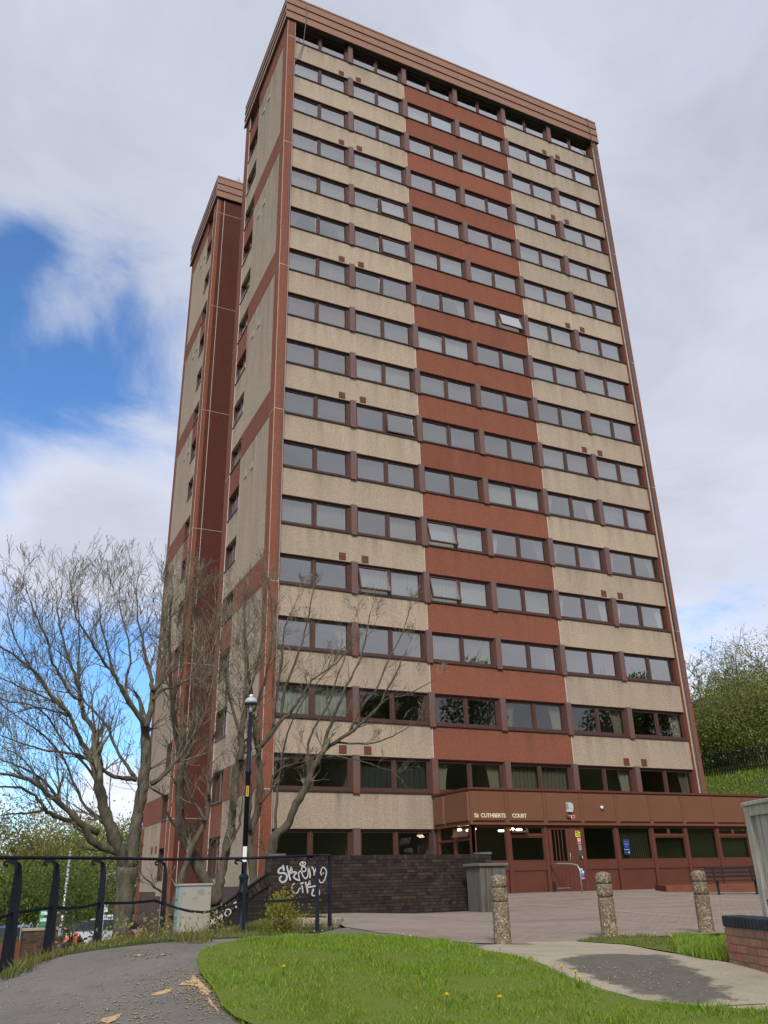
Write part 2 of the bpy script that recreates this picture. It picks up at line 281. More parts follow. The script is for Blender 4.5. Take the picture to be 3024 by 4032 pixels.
for nm, c in (('car_silver', (.52, .54, .58, 1)), ('car_black', (.015, .016, .02, 1)), ('car_blue', (.06, .13, .22, 1)), ('car_white', (.72, .73, .74, 1))):
    n = NT(nm); n.color(c); n.rough(.28, .5); n.b.inputs['Coat Weight'].default_value = .6; n.b.inputs['Coat Roughness'].default_value = .06
plain('tyre', (.015, .015, .015, 1), .8, .2); plain('car_glass', (.02, .025, .03, 1), .35, .05, 4., 0, 40, .2); plain('tail_red', (.45, .02, .03, 1), .25, .05, 4., 0); plain('chrome', (.6, .6, .62, 1), .2, .05, 4., 0, 40, .5, .9)
flat('petal_yellow', (.85, .62, .01, 1)); flat('petal_white', (.8, .8, .78, 1)); plain('catkin', (.48, .33, .18, 1), .9, .3, 40., 0); plain('litter_pale', (.52, .50, .46, 1), .9, .3, 20., 0)
plain('cable_grey', (.10, .105, .11, 1), .5, .2, 4., 0); plain('house_brick', (.22, .16, .11, 1), .9, .2, 3.); plain('slate', (.07, .06, .06, 1), .8, .2, 3.)
plain('planter_brick', (.17, .06, .035, 1), .85, .3, 5., .3); plain('bench_iron', (.02, .017, .018, 1), .5, .2); plain('bin_black', (.02, .02, .022, 1), .5, .2)
plain('car_park', (.17, .165, .16, 1), .95, .2, 1.); plain('paving_far', (.30, .25, .21, 1), .95, .2, 1.)

# ------------------------------------------------------------------ helpers
ORI = {}
class MB:
    def __init__(s): s.v = []; s.f = []
    def quad(s, *p):
        i = len(s.v); s.v += [tuple(q) for q in p]; s.f.append(tuple(range(i, i + len(p)))); return s
    def box(s, x0, x1, y0, y1, z0, z1):
        i = len(s.v)
        s.v += [(x0, y0, z0), (x1, y0, z0), (x1, y1, z0), (x0, y1, z0), (x0, y0, z1), (x1, y0, z1), (x1, y1, z1), (x0, y1, z1)]
        s.f += [tuple(i + k for k in q) for q in ((0, 3, 2, 1), (4, 5, 6, 7), (0, 1, 5, 4), (1, 2, 6, 5), (2, 3, 7, 6), (3, 0, 4, 7))]; return s
    def hexa(s, b, t):                                        # 4 bottom, 4 top points (counter-clockwise)
        i = len(s.v); s.v += [tuple(p) for p in b] + [tuple(p) for p in t]
        s.f += [tuple(i + k for k in q) for q in ((0, 3, 2, 1), (4, 5, 6, 7), (0, 1, 5, 4), (1, 2, 6, 5), (2, 3, 7, 6), (3, 0, 4, 7))]; return s
    def prism(s, poly, a, b):                                 # extrude a closed outline: points p + a -> p + b
        i = len(s.v); n = len(poly); a = Vector(a); b = Vector(b)
        s.v += [tuple(Vector(p) + a) for p in poly] + [tuple(Vector(p) + b) for p in poly]
        s.f.append(tuple(i + n - 1 - k for k in range(n))); s.f.append(tuple(i + n + k for k in range(n)))
        s.f += [(i + k, i + (k + 1) % n, i + n + (k + 1) % n, i + n + k) for k in range(n)]; return s
    def tube(s, pts, rad, sides=8, cap=True):
        pts = [Vector(p) for p in pts]; n = len(pts)
        if not isinstance(rad, (list, tuple)): rad = [rad] * n
        d0 = (pts[1] - pts[0]).normalized(); up = Vector((0, 0, 1)) if abs(d0.z) < .9 else Vector((1, 0, 0))
        a = d0.cross(up).normalized(); base = len(s.v)
        for k in range(n):
            d = (pts[min(k + 1, n - 1)] - pts[max(k - 1, 0)])
            d = d.normalized() if d.length > 1e-9 else d0
            a = (a - d * a.dot(d)); a = a.normalized() if a.length > 1e-6 else d.orthogonal().normalized()
            b = d.cross(a)
            for j in range(sides):
                t = 2 * math.pi * j / sides; s.v.append(tuple(pts[k] + (a * math.cos(t) + b * math.sin(t)) * rad[k]))
        for k in range(n - 1):
            for j in range(sides):
                q = base + k * sides; j2 = (j + 1) % sides; s.f.append((q + j, q + j2, q + sides + j2, q + sides + j))
        if cap and sides > 2:
            s.f.append(tuple(base + sides - 1 - j for j in range(sides))); s.f.append(tuple(base + (n - 1) * sides + j for j in range(sides)))
        return s
    def bar(s, pts, w, t, side):                              # rectangular section along a path, wide along vector side
        pts = [Vector(p) for p in pts]; n = len(pts); side = Vector(side).normalized(); base = len(s.v)
        if not isinstance(w, (list, tuple)): w = [w] * n
        for k in range(n):
            d = (pts[min(k + 1, n - 1)] - pts[max(k - 1, 0)]).normalized(); o = d.cross(side).normalized(); sd = o.cross(d).normalized()
            for a, b in ((-1, -1), (1, -1), (1, 1), (-1, 1)): s.v.append(tuple(pts[k] + sd * (a * w[k] / 2) + o * (b * t / 2)))
        for k in range(n - 1):
            q = base + 4 * k
            for j in range(4): s.f.append((q + j, q + (j + 1) % 4, q + 4 + (j + 1) % 4, q + 4 + j))
        s.f.append((base + 3, base + 2, base + 1, base)); q = base + 4 * (n - 1); s.f.append((q, q + 1, q + 2, q + 3)); return s
    def lathe(s, prof, c=(0, 0, 0), seg=24, jit=0.):
        base = len(s.v); n = len(prof)
        for k, (r, z) in enumerate(prof):
            for j in range(seg):
                t = 2 * math.pi * j / seg; rr = r + (random.uniform(-jit, jit) if jit and r > .01 else 0)
                s.v.append((c[0] + rr * math.cos(t), c[1] + rr * math.sin(t), c[2] + z))
        for k in range(n - 1):
            for j in range(seg):
                q = base + k * seg; j2 = (j + 1) % seg; s.f.append((q + j, q + j2, q + seg + j2, q + seg + j))
        s.f.append(tuple(base + seg - 1 - j for j in range(seg))); s.f.append(tuple(base + (n - 1) * seg + j for j in range(seg))); return s
    def mesh(s, name, mat, o=(0, 0, 0), smooth=False):
        me = bpy.data.meshes.new(name); v = [(a - o[0], b - o[1], c - o[2]) for a, b, c in s.v] if tuple(o) != (0, 0, 0) else s.v
        me.from_pydata(v, [], s.f); me.materials.append(MATS[mat])
        if smooth: me.polygons.foreach_set('use_smooth', [True] * len(me.polygons))
        me.update(); return me
    def build(s, name, mat, parent=None, smooth=False, label=None, bevel=0.):
        o = ORI.get(parent.name, (0, 0, 0)) if parent else (0, 0, 0)
        ob = bpy.data.objects.new(name, s.mesh(name, mat, o, smooth)); COL.objects.link(ob)
        if parent: ob.parent = parent; ORI[ob.name] = o
        if label: ob['label'] = label
        if bevel:
            b = ob.modifiers.new('bevel', 'BEVEL'); b.width = bevel; b.segments = 2; b.limit_method = 'ANGLE'
        return ob
def inst(name, me, parent, loc, rot=None, scale=None):
    ob = bpy.data.objects.new(name, me); COL.objects.link(ob); o = ORI.get(parent.name, (0, 0, 0)) if parent else (0, 0, 0)
    ob.location = (loc[0] - o[0], loc[1] - o[1], loc[2] - o[2])
    if rot: ob.rotation_euler = rot
    if scale: ob.scale = scale
    if parent: ob.parent = parent
    return ob
def sub(name, me, part, loc=(0, 0, 0), rot=None, scale=None):           # child in the local frame of an instanced part
    ob = bpy.data.objects.new(name, me); COL.objects.link(ob); ob.parent = part; ob.location = loc
    if rot: ob.rotation_euler = rot
    if scale: ob.scale = scale
    return ob
def tag(o, label, cat, group=None):
    o['label'] = label; o['category'] = cat
    if group: o['group'] = group
    return o
def thing(name, loc, label, cat, group=None):
    o = bpy.data.objects.new(name, None); COL.objects.link(o); o.location = loc; o.empty_display_size = .3
    ORI[o.name] = tuple(loc); return tag(o, label, cat, group)
def struct(o): o['kind'] = 'structure'; return o
def stuff(o): o['kind'] = 'stuff'; return o
# ------------------------------------------------------------------ terrain height
ANCH = [(-3.64, -30.3, -2.05), (2, -31, -2.0), (-8, -31, -2.3), (-3.6, -38, -2.4), (8, -36, -2.0), (-0.4, -23.6, -1.52), (-3.6, -23.2, -1.56), (3.2, -23.8, -1.40), (-6.5, -24, -2.0),
        (-3.02, -19.3, -1.31), (-2.51, -18.17, -1.28), (-1.81, -17.24, -1.26), (-.71, -16.03, -1.25), (.55, -16.09, -1.25), (1.74, -16.23, -1.22), (2.25, -15.49, -1.20),
        (3.76, -18.57, -1.385), (5.68, -18.63, -1.375), (7.62, -18.69, -1.385), (12, -18.7, -1.39), (18, -18, -1.39), (9, -23, -1.38), (16, -24, -1.45),
        (13, -3, -1.0), (22, -3, -1.0), (28, -3, -1.0), (16, -10, -1.19), (24, -10, -1.19), (6, -10, -1.23), (9, -10, -1.22), (3, -10.3, -1.27), (12, -15, -1.31), (6, -15, -1.30),
        (.5, -12.8, -1.42), (1.4, -13, -1.22), (1.0, -10, -1.75), (-.8, -10, -2.2), (-2.5, -13, -2.05), (-4.0, -16, -2.1), (-5, -19, -2.3),
        (-3, -6, -2.75), (1, -4, -2.35), (3.5, -1, -1.9), (5.3, 0, -1.75), (4.5, 7, -2.4), (5.3, 14.5, -2.85), (5.3, 22, -3.35), (-1, 4, -3.1), (-8, -6, -3.1), (-12, -18, -3.2),
        (-6, 8, -3.35), (-12, 10, -3.45), (-2, 25, -3.6), (-10, 35, -3.6), (-25, 20, -3.7), (5, 45, -3.8), (-20, 60, -4.0), (10, 80, -4.2), (-60, 40, -4.4), (-60, 120, -5), (20, 140, -5),
        (34, -6, -1.0), (34, 2, .6), (37, 8, 3.4), (39.1, 11.7, 5.0), (42, 8.8, 5.5), (45, 15, 7.5), (55, 15, 10.5), (50, 30, 10.), (70, 30, 15), (30, 40, 3.5), (90, 50, 21), (60, -10, 4), (100, 0, 12),
        (40, -30, -1.2), (60, -60, 0), (15, -45, -1.6), (-10, -50, -2.6), (-30, -40, -4), (-60, -60, -6),
        (-300, 0, -9), (-300, 300, -9), (0, 350, -7), (250, 300, 24), (350, 50, 26), (300, -250, 12), (0, -350, 30), (-5, -78, 6), (10, -75, 10), (26, -72, 14), (55, -66, 16), (-40, -85, 4), (80, -56, 16), (20, -110, 16), (-250, -300, -6)]
_A = np.array(ANCH, float); _c2 = 2.0 ** 2
_D = np.sqrt(((_A[:, None, :2] - _A[None, :, :2]) ** 2).sum(-1) + _c2)
_n = len(_A); _P = np.c_[np.ones(_n), _A[:, :2]]
_M = np.block([[_D, _P], [_P.T, np.zeros((3, 3))]])
_S = np.linalg.solve(_M, np.r_[_A[:, 2], 0, 0, 0])
def gz_arr(X, Y):
    X = np.asarray(X, float); Y = np.asarray(Y, float); sh = X.shape; X = X.ravel(); Y = Y.ravel(); out = np.empty(len(X))
    for i in range(0, len(X), 20000):
        x = X[i:i + 20000]; y = Y[i:i + 20000]
        d = np.sqrt((x[:, None] - _A[None, :, 0]) ** 2 + (y[:, None] - _A[None, :, 1]) ** 2 + _c2)
        out[i:i + 20000] = d @ _S[:_n] + _S[_n] + _S[_n + 1] * x + _S[_n + 2] * y
    return out.reshape(sh)
def gz(x, y): return float(gz_arr(np.array([x]), np.array([y]))[0])
def ground_at(u, v, rmax=120.):                               # where a pixel's ray meets the ground
    q = pray(u, v); q = q / math.hypot(q.x, q.y); t = 3.
    while t < rmax:
        p = CAM + q * t
        if p.z <= gz(p.x, p.y):
            a, b = t - .25, t
            for _ in range(12):
                mth = (a + b) / 2; p = CAM + q * mth
                if p.z <= gz(p.x, p.y): b = mth
                else: a = mth
            return p.x, p.y
        t += .25
    p = CAM + q * rmax; return p.x, p.y
def axis(segs):
    out = []
    for a, b, st in segs: out += list(np.arange(a, b, st))
    out.append(segs[-1][1]); return np.array(out)
gx = axis([(-3200, -400, 400), (-400, -60, 20), (-60, -16, 3), (-16, 14, .4), (14, 46, 1.), (46, 100, 4), (100, 400, 20), (400, 3200, 400)])
gy = axis([(-3200, -400, 400), (-400, -50, 20), (-50, -26, 2), (-26, -6, .4), (-6, 26, 1.), (26, 100, 4), (100, 400, 20), (400, 3200, 400)])
GX, GY = np.meshgrid(gx, gy); _fr = np.minimum(1., 280. / np.maximum(1., np.hypot(GX, GY))); GZ = gz_arr(GX * _fr, GY * _fr) - .03
mb = MB(); nx, ny = len(gx), len(gy)
mb.v = list(map(tuple, np.c_[GX.ravel(), GY.ravel(), GZ.ravel()]))
mb.f = [(j * nx + i, j * nx + i + 1, (j + 1) * nx + i + 1, (j + 1) * nx + i) for j in range(ny - 1) for i in range(nx - 1)]
struct(mb.build('terrain', 'soil_grass', smooth=True))
def inside(poly, x, y):
    c = False; j = len(poly) - 1
    for i in range(len(poly)):
        xi, yi = poly[i]; xj, yj = poly[j]
        if (yi > y) != (yj > y) and x < (xj - xi) * (y - yi) / (yj - yi) + xi: c = not c
        j = i
    return c
def dens(poly, st):
    out = []
    for i in range(len(poly)):
        a = Vector(poly[i]); b = Vector(poly[(i + 1) % len(poly)]); n = max(1, int((b - a).length / st))
        out += [tuple(a.lerp(b, k / n)) for k in range(n)]
    return out
def wobble(poly, amp, sc=1.7):
    return [(x + amp * mnoise.noise(Vector((x * sc, y * sc, 1))), y + amp * mnoise.noise(Vector((x * sc, y * sc, 9)))) for x, y in poly]
def sheet(name, poly, off, mat, step=.5, wob=0., extra=None):
    """a sheet draped on the ground inside an outline"""
    poly = dens(poly, step)
    if wob: poly = wobble(poly, wob)
    xs = [p[0] for p in poly]; ys = [p[1] for p in poly]; n = len(poly)
    pts = [Vector(p) for p in poly]
    for x in np.arange(min(xs), max(xs), step):
        for y in np.arange(min(ys), max(ys), step):
            if inside(poly, x, y): pts.append(Vector((x, y)))
    vs, _, fs, *_ = delaunay_2d_cdt(pts, [], [list(range(n))], 1, 1e-5)
    X = np.array([v.x for v in vs]); Y = np.array([v.y for v in vs]); Z = gz_arr(X, Y) + off
    if extra: Z = Z + np.array([extra(a, b) for a, b in zip(X, Y)])
    mb = MB(); mb.v = list(map(tuple, np.c_[X, Y, Z])); mb.f = [tuple(f) for f in fs]
    # outlines may run clockwise: make every face look up
    for i, f in enumerate(mb.f):
        a, b, c = (Vector(mb.v[k]) for k in f[:3])
        if (b - a).cross(c - a).z < 0: mb.f[i] = tuple(reversed(f))
    return mb.build(name, mat, smooth=True), poly
G = lambda reg_, pts: [ground_at(*reg_(*p)) for p in pts]

left_edge = G(RL, [(0, 1292), (120, 1238), (250, 1188), (400, 1150), (560, 1124), (760, 1098), (960, 1076), (1200, 1062), (1450, 1050)]) + G(RM, [(150, 1186), (330, 1172), (520, 1172), (640, 1146)])
path_poly = [(-6.2, -28.5), (-4.4, -22.6)] + left_edge + [(3.0, -15.3), (5.2, -16.2), (5.4, -22.0), (1.5, -27.0), (0., -33.), (-5.5, -33.)]
po, _ = sheet('path', path_poly, .004, 'asphalt_path', .4, .05); struct(po)
fore_poly = [(3.05, -10.05), (2.95, -13.5), (2.5, -15.6), (2.55, -16.9), (3.3, -18.3), (4.2, -18.95), (9.5, -19.05), (20, -19.2), (34, -19.2), (34, -2.6), (9.2, -2.6), (9.2, -10.05)]
fo, _ = sheet('forecourt', fore_poly, .012, 'block_paving', .6); struct(fo)
lawn_poly = G(RF, [(425, 2076), (440, 2062), (475, 2048), (540, 2036), (640, 2029), (760, 2025), (860, 2030), (960, 2036), (985, 2050), (1050, 2060), (1110, 2070), (1180, 2098), (1280, 2143), (1380, 2170), (1520, 2187), (1659, 2195)]) \
    + [(3.2, -26.2), (1.4, -27.5), (-.9, -26.3)] + G(RF, [(505, 2210), (480, 2185), (455, 2148), (435, 2108)])
lo, lawn_out = sheet('lawn', lawn_poly, .022, 'lawn_ground', .35, .06, lambda x, y: .02 + .03 * mnoise.noise(Vector((x * 1.3, y * 1.3, 0)))); struct(lo)
apron_poly = G(RG, [(762, 178), (870, 160), (1000, 152), (1180, 147), (1260, 160), (1390, 184), (1550, 212), (1659, 232)]) + [(4.6, -24.2), (4.0, -25.3)] + G(RG, [(1659, 354), (1430, 345), (1320, 328), (1200, 294), (1100, 262), (1020, 222), (970, 205), (900, 192)])
ao, _ = sheet('concrete_apron', apron_poly, .014, 'old_concrete', .4, .05); struct(ao)
patch_poly = G(RG, [(1010, 210), (1080, 192), (1200, 184), (1390, 187), (1470, 215), (1540, 258), (1610, 298), (1655, 330), (1430, 341), (1320, 324), (1200, 290), (1110, 260)])
pt, pp_ = sheet('asphalt_patch', patch_poly, .020, 'asphalt_patch', .14); struct(pt)
def seg_d(p, a, b): t = max(0, min(1, (p - a).dot(b - a) / max(1e-9, (b - a).length_squared))); return (p - a - (b - a) * t).length
pv_ = [Vector(q) for q in patch_poly]; ea = pt.data.attributes.new('edge', 'FLOAT', 'POINT')
ea.data.foreach_set('value', [min(1., min(seg_d(Vector(q.co[:2]), pv_[i], pv_[(i + 1) % len(pv_)]) for i in range(len(pv_))) / .55) for q in pt.data.vertices])
verge_poly = G(RG, [(1120, 150), (1180, 141), (1300, 137), (1420, 142), (1545, 160), (1552, 210), (1470, 200), (1390, 183), (1260, 160)])
vo, _ = sheet('grass_verge', verge_poly, .024, 'lawn_ground', .3, .03); struct(vo)
road_poly = [(-40, 2), (-5.5, 4), (3.6, 16), (3.8, 44), (-4, 62), (-40, 62)]
ro, _ = sheet('car_park', road_poly, .03, 'car_park', 2.); struct(ro)
pav_poly = [(-14, -12.5), (-6.5, -10.5), (-3.4, -3.), (-5.2, 3.2), (-16, 1.2)]
pv, _ = sheet('pavement', pav_poly, .035, 'paving_far', 1.); struct(pv)

# ------------------------------------------------------------------ grass
def blades(name, polys, dens_, hmin, hmax, w, seed, mat='grass_blade'):
    rnd = random.Random(seed); P = []
    for poly in polys:
        xs = [p[0] for p in poly]; ys = [p[1] for p in poly]; area = (max(xs) - min(xs)) * (max(ys) - min(ys))
        for _ in range(int(area * dens_)):
            x = rnd.uniform(min(xs), max(xs)); y = rnd.uniform(min(ys), max(ys))
            if inside(poly, x, y): P.append((x, y))
    X = np.array([p[0] for p in P]); Y = np.array([p[1] for p in P]); Z = gz_arr(X, Y) + .01
    mb = MB()
    for x, y, z in zip(X, Y, Z):
        c = mnoise.noise(Vector((x * 1.6, y * 1.6, 3))) * .5 + mnoise.noise(Vector((x * 5, y * 5, 5))) * .35
        if c < -.33 and rnd.random() < .55: continue
        h = (hmin + (hmax - hmin) * min(1, max(0, .45 + c))) * rnd.uniform(.6, 1.25)
        a = rnd.uniform(0, 6.283); lean = rnd.uniform(.15, .75) * h; dx, dy = math.cos(a), math.sin(a); b = rnd.uniform(0, 6.283); wx, wy = math.cos(b) * w * rnd.uniform(.6, 1.3), math.sin(b) * w
        i = len(mb.v)
        mb.v += [(x - wx, y - wy, z), (x + wx, y + wy, z), (x + dx * lean * .4 + wx * .7, y + dy * lean * .4 + wy * .7, z + h * .6), (x + dx * lean * .4 - wx * .7, y + dy * lean * .4 - wy * .7, z + h * .6), (x + dx * lean, y + dy * lean, z + h)]
        mb.f += [(i, i + 1, i + 2, i + 3), (i + 3, i + 2, i + 4)]
    return stuff(mb.build(name, mat))
gr = blades('grass', [lawn_out], 2900, .018, .115, .0042, 1); tag(gr, 'bright green uncut grass of the lawn beside the path', 'grass')
vr = G(RG, [(1395, 150), (1460, 148), (1545, 160), (1552, 210), (1470, 202), (1405, 186)])
vs = blades('grass', [dens(verge_poly, .3)], 900, .015, .08, .005, 6, 'weed_blade'); tag(vs, 'short patchy grass strip between the bollards and the concrete apron', 'grass')
vg = blades('grass', [dens(vr, .3)], 2600, .07, .20, .005, 2); tag(vg, 'long grass tuft between the bollards and the brick wall', 'grass')
bank_poly = [(a + .0, b + .05) for a, b in left_edge] + [(2.9, -14.6), (2.9, -10.4), (1.2, -10.4), (-.6, -12.2), (-2.2, -14.6), (-3.6, -17.4), (-4.6, -21.5)]
bg_ = blades('grass', [bank_poly], 420, .008, .085, .006, 3, 'weed_blade'); tag(bg_, 'rough grass and weeds along the handrail beside the path', 'grass')
tufts = []
for (u, v, s) in [(1480, 985, .45), (1400, 1000, .35), (1150, 1040, .25), (1540, 985, .4), (200, 1180, .22), (110, 1235, .2)]:
    x, y = ground_at(*RL(u, v + 30)); tufts.append([(x + s * math.cos(t) , y + s * .8 * math.sin(t)) for t in np.linspace(0, 6.283, 9)[:-1]])
tg = blades('grass', tufts, 900, .06, .22, .006, 4, 'weed_blade'); tag(tg, 'tall grass tufts growing round the lamp post and handrail feet', 'grass')
hillg = [(33, 0), (36, 4), (40.5, 6.5), (44, 4), (48, 12), (40, 16), (36, 12)]
hg = blades('grass', [hillg], 140, .05, .24, .018, 5); tag(hg, 'green grass on the bank right of the tower', 'grass')
# ------------------------------------------------------------------ the tower
H = 2.62
def S(k): return H * k + .035
WH = 1.29
JF = (1, 4, 7, 10, 13, 16)
TW = thing('tower_block', (16.2, 10, -1.8), 'tall tower block of cream and rust pebbledash bands with brown window rows', 'building')
PX = [9.43, 12.82, 16.24, 19.66, 23.05]
XL, XR = 6.10, 26.42
BAY = []
ed = [XL] + sum([[p - .135, p + .135] for p in PX], []) + [XR]
for i in range(6): BAY.append((ed[2 * i], ed[2 * i + 1]))
SEC = [(XL - .02, 12.80, 'pebbledash_cream'), (12.83, 19.66, 'pebbledash_red'), (19.69, XR + .02, 'pebbledash_cream')]
for k in range(1, 17):
    for a, b, m in SEC:
        MB().box(a, b, 0, .34, S(k - 1) + WH, S(k) - .045).build('spandrel_panel', m, TW)
    MB().box(XL - .02, XR + .02, -.055, .26, S(k) - .05, S(k)).build('sill', 'sill_dark', TW)
    for x in (12.815, 19.675): MB().box(x - .016, x + .016, -.012, .2, S(k - 1) + WH + .004, S(k) - .052).build('joint_bead', 'white_bead', TW)
    MB().box(XL, XR, .03, .32, S(k - 1) + WH - .035, S(k - 1) + WH - .002).build('window_head', 'sill_dark', TW)
MB().box(XL, XR, .03, .32, S(16) + WH - .06, S(16) + WH).build('window_head', 'sill_dark', TW)
MB().box(XL - .02, 12.6, .03, .24, -1.9, S(0) - .045).build('plinth', 'brick_purple', TW)
MB().box(XL - .02, 12.6, -.055, .26, S(0) - .045, S(0)).build('sill', 'sill_dark', TW)
pme = MB().box(-.135, .135, -.10, .34, -.085, WH + .02).mesh('pilaster', 'pilaster_metal')
for k in range(17):
    for i, x in enumerate(PX):
        if k == 0 and i > 0: continue
        inst('pilaster', pme, TW, (x, 0, S(k)))
MB().box(12.62, 12.95, -.04, .24, -1.1, S(0) + WH).build('brick_pier', 'brick_purple', TW)

# window: frame with two sashes
fw = MB()
fw.box(0, .075, .10, .22, 0, WH).box(3.045, 3.12, .10, .22, 0, WH).box(.075, 3.045, .10, .22, 0, .085).box(.075, 3.045, .10, .22, WH - .075, WH).box(1.50, 1.585, .09, .22, .085, WH - .075)
for a, b in ((.075, 1.50), (1.585, 3.045)):
    fw.box(a, a + .062, .12, .20, .085, WH - .075).box(b - .062, b, .12, .20, .085, WH - .075).box(a + .062, b - .062, .12, .20, .085, .145).box(a + .062, b - .062, .12, .20, WH - .13, WH - .075)
fme = fw.mesh('window', 'frame_brown')
fx = MB(); fx.box(0, .075, .10, .22, 0, WH).box(3.045, 3.12, .10, .22, 0, WH).box(.075, 3.045, .10, .22, 0, .085).box(.075, 3.045, .10, .22, WH - .075, WH).box(1.50, 1.585, .09, .22, .085, WH - .075)
fx_me = {}
for side, (a, b) in (('l', (1.585, 3.045)), ('r', (.075, 1.50))):
    q = MB(); q.v = list(fx.v); q.f = list(fx.f)
    q.box(a, a + .062, .12, .20, .085, WH - .075).box(b - .062, b, .12, .20, .085, WH - .075).box(a + .062, b - .062, .12, .20, .085, .145).box(a + .062, b - .062, .12, .20, WH - .13, WH - .075)
    fx_me[side] = q.mesh('window', 'frame_brown')
pane_hi = MB().box(0, 1.31, 0, .008, 0, 1.024).mesh('pane', 'glass'); pane_lo = MB().box(0, 1.31, 0, .008, 0, 1.024).mesh('pane', 'glass_clear')
sh = MB().box(0, .06, -.04, .04, 0, 1.12).box(1.36, 1.42, -.04, .04, 0, 1.12).box(.06, 1.36, -.04, .04, 0, .06).box(.06, 1.36, -.04, .04, 1.06, 1.12); sash = sh.mesh('sash', 'frame_brown')
def drape(w, h, amp, n, mat, slant=0., seed=0):
    rnd = random.Random(seed); mb = MB(); cols = n * 6; ph = [rnd.uniform(-.5, .5) for _ in range(cols + 1)]
    for j in range(5):
        for i in range(cols + 1):
            t = i / cols; x = w * t; z = h * j / 4; x2 = x * (1 - slant * math.sin(min(1, (1 - j / 4)) * 1.5))
            mb.v.append((x2, amp * math.sin(t * n * 6.283 + ph[i] * .8), z))
    for j in range(4):
        for i in range(cols): q = j * (cols + 1) + i; mb.f.append((q, q + 1, q + cols + 2, q + cols + 1))
    return mb.mesh('curtain', mat, smooth=True)
CH = 1.22
D = {'n1': drape(2.94, CH, .018, 16, 'curtain_white', 0, 1), 'n2': drape(2.94, CH, .012, 22, 'curtain_grey', 0, 2), 'c1': drape(.62, CH, .03, 5, 'curtain_cream', .3, 3), 'w1': drape(.55, CH, .03, 5, 'curtain_white', .45, 4),
     'h1': drape(1.45, CH, .022, 9, 'curtain_white', 0, 5), 'hc': drape(1.45, CH, .022, 9, 'curtain_cream', 0, 8), 't': drape(1.40, CH, .015, 8, 'curtain_turquoise', 0, 6), 'p': drape(1.44, CH, .02, 9, 'curtain_pink', 0, 7), 'd': drape(2.94, CH, .03, 12, 'curtain_dark', 0, 9), 'cf': drape(2.94, CH, .03, 15, 'curtain_cream', 0, 10)}
bm_ = MB()
for i in range(24): bm_.hexa([(i * .122, 0, 0), (i * .122 + .10, .05, 0), (i * .122 + .10, .055, 0), (i * .122, .005, 0)], [(i * .122, 0, CH), (i * .122 + .10, .05, CH), (i * .122 + .10, .055, CH), (i * .122, .005, CH)])
D['b'] = bm_.mesh('blind', 'curtain_grey')
STY = {16: '.g..g.', 15: 'nnTnbn', 14: 'n.gngn', 13: 'gng.gn', 12: 'nnngnn', 11: 'Ogngng', 10: 'nbOnng', 9: 'pgnbnn', 8: 'gng.gg', 7: 'g.ggnn', 6: '.g.nOn', 5: 'nRnOOO', 4: '.nnROO', 3: 'OrCrbb', 2: 'n..crr', 1: '.dcCrr', 0: '..'}
OPEN = {(10, 3): 'r', (5, 2): 'l', (4, 1): 'l', (4, 2): 'l', (12, 1): 'r', (7, 1): 'r', (11, 1): 'r'}
for k in range(17):
    for i in range(6):
        if k == 0 and i > 1: continue
        a, b = BAY[i]; pane = pane_lo if k < 3 else pane_hi; sx = (b - a) / 3.12; op = OPEN.get((k, i))
        w = inst('window', fx_me[op] if op else fme, TW, (a, .0, S(k)), None, (sx, 1, 1))
        for j, x0 in enumerate((.12, 1.63)):
            side = 'lr'[j]
            if op == side:                                    # top-hung sash pushed out at its foot
                ang = R(-16 if (k, i) in ((10, 3), (5, 2), (4, 1), (4, 2)) else -7)
                o = sub('sash', sash, w, (x0 - .045, .155, WH - .075)); o.rotation_euler = (ang, 0, 0)
                for q in (o,): q.location = Vector((x0 - .045, .13, WH - .08)) + Matrix.Rotation(ang, 3, 'X') @ Vector((0, 0, -1.12))
                sub('pane', pane, w, q.location + Matrix.Rotation(ang, 3, 'X') @ Vector((.055, 0, .048)), (ang, 0, 0))
            else: sub('pane', pane, w, (x0, .152, .133), (R(random.uniform(-.8, .8)), 0, R(random.uniform(-.3, .3))))
        c = STY[k][i]; Y = .34
        if c == 'n': sub('curtain', D['n1'], w, (.09, Y, .04))
        elif c == 'g': sub('curtain', D['n2'], w, (.09, Y, .04))
        elif c == 'd': sub('curtain', D['d'], w, (.09, Y, .04))
        elif c == 'b': sub('blind', D['b'], w, (.09, Y, .04))
        elif c == 'C': sub('curtain', D['cf'], w, (.09, Y, .04))
        elif c in 'Oo':
            sub('curtain', D['w1'], w, (.09, Y, .04)); sub('curtain', D['w1'], w, (3.03, Y, .04), None, (-1, 1, 1))
        elif c == 'c': sub('curtain', D['c1'], w, (.09, Y, .04)); sub('curtain', D['c1'], w, (3.03, Y, .04), None, (-1, 1, 1))
        elif c == 'r': sub('curtain', D['c1'], w, (3.03, Y, .04), None, (-1, 1, 1))
        elif c == 'R': sub('curtain', D['hc'], w, (1.58, Y, .04)); sub('curtain', D['w1'], w, (.09, Y, .04), None, (.5, 1, 1))
        elif c == 'T': sub('curtain', D['t'], w, (1.6, .2, .04)); sub('curtain', D['h1'], w, (.09, Y, .04))
        elif c == 'p': sub('curtain', D['p'], w, (.09, Y, .04)); sub('curtain', D['p'], w, (3.03, Y, .04), None, (-1, 1, 1))
# roller blind half down on the third floor
MB().box(6.3, 9.1, .40, .41, S(3) + .95, S(3) + 1.22).build('roller_blind', 'curtain_white', TW)
# interiors: one slab with party walls for each storey
for k in range(17):
    mb = MB().box(5.95, 26.6, .36, 7.55, S(k) - .95, S(k) - .75).box(5.95, 26.6, 4.2, 4.3, S(k) - .75, S(k) + 1.66)
    for x in PX: mb.box(x - .06, x + .06, .36, 4.2, S(k) - .75, S(k) + 1.66)
    mb.build('storey', 'room_wall', TW)
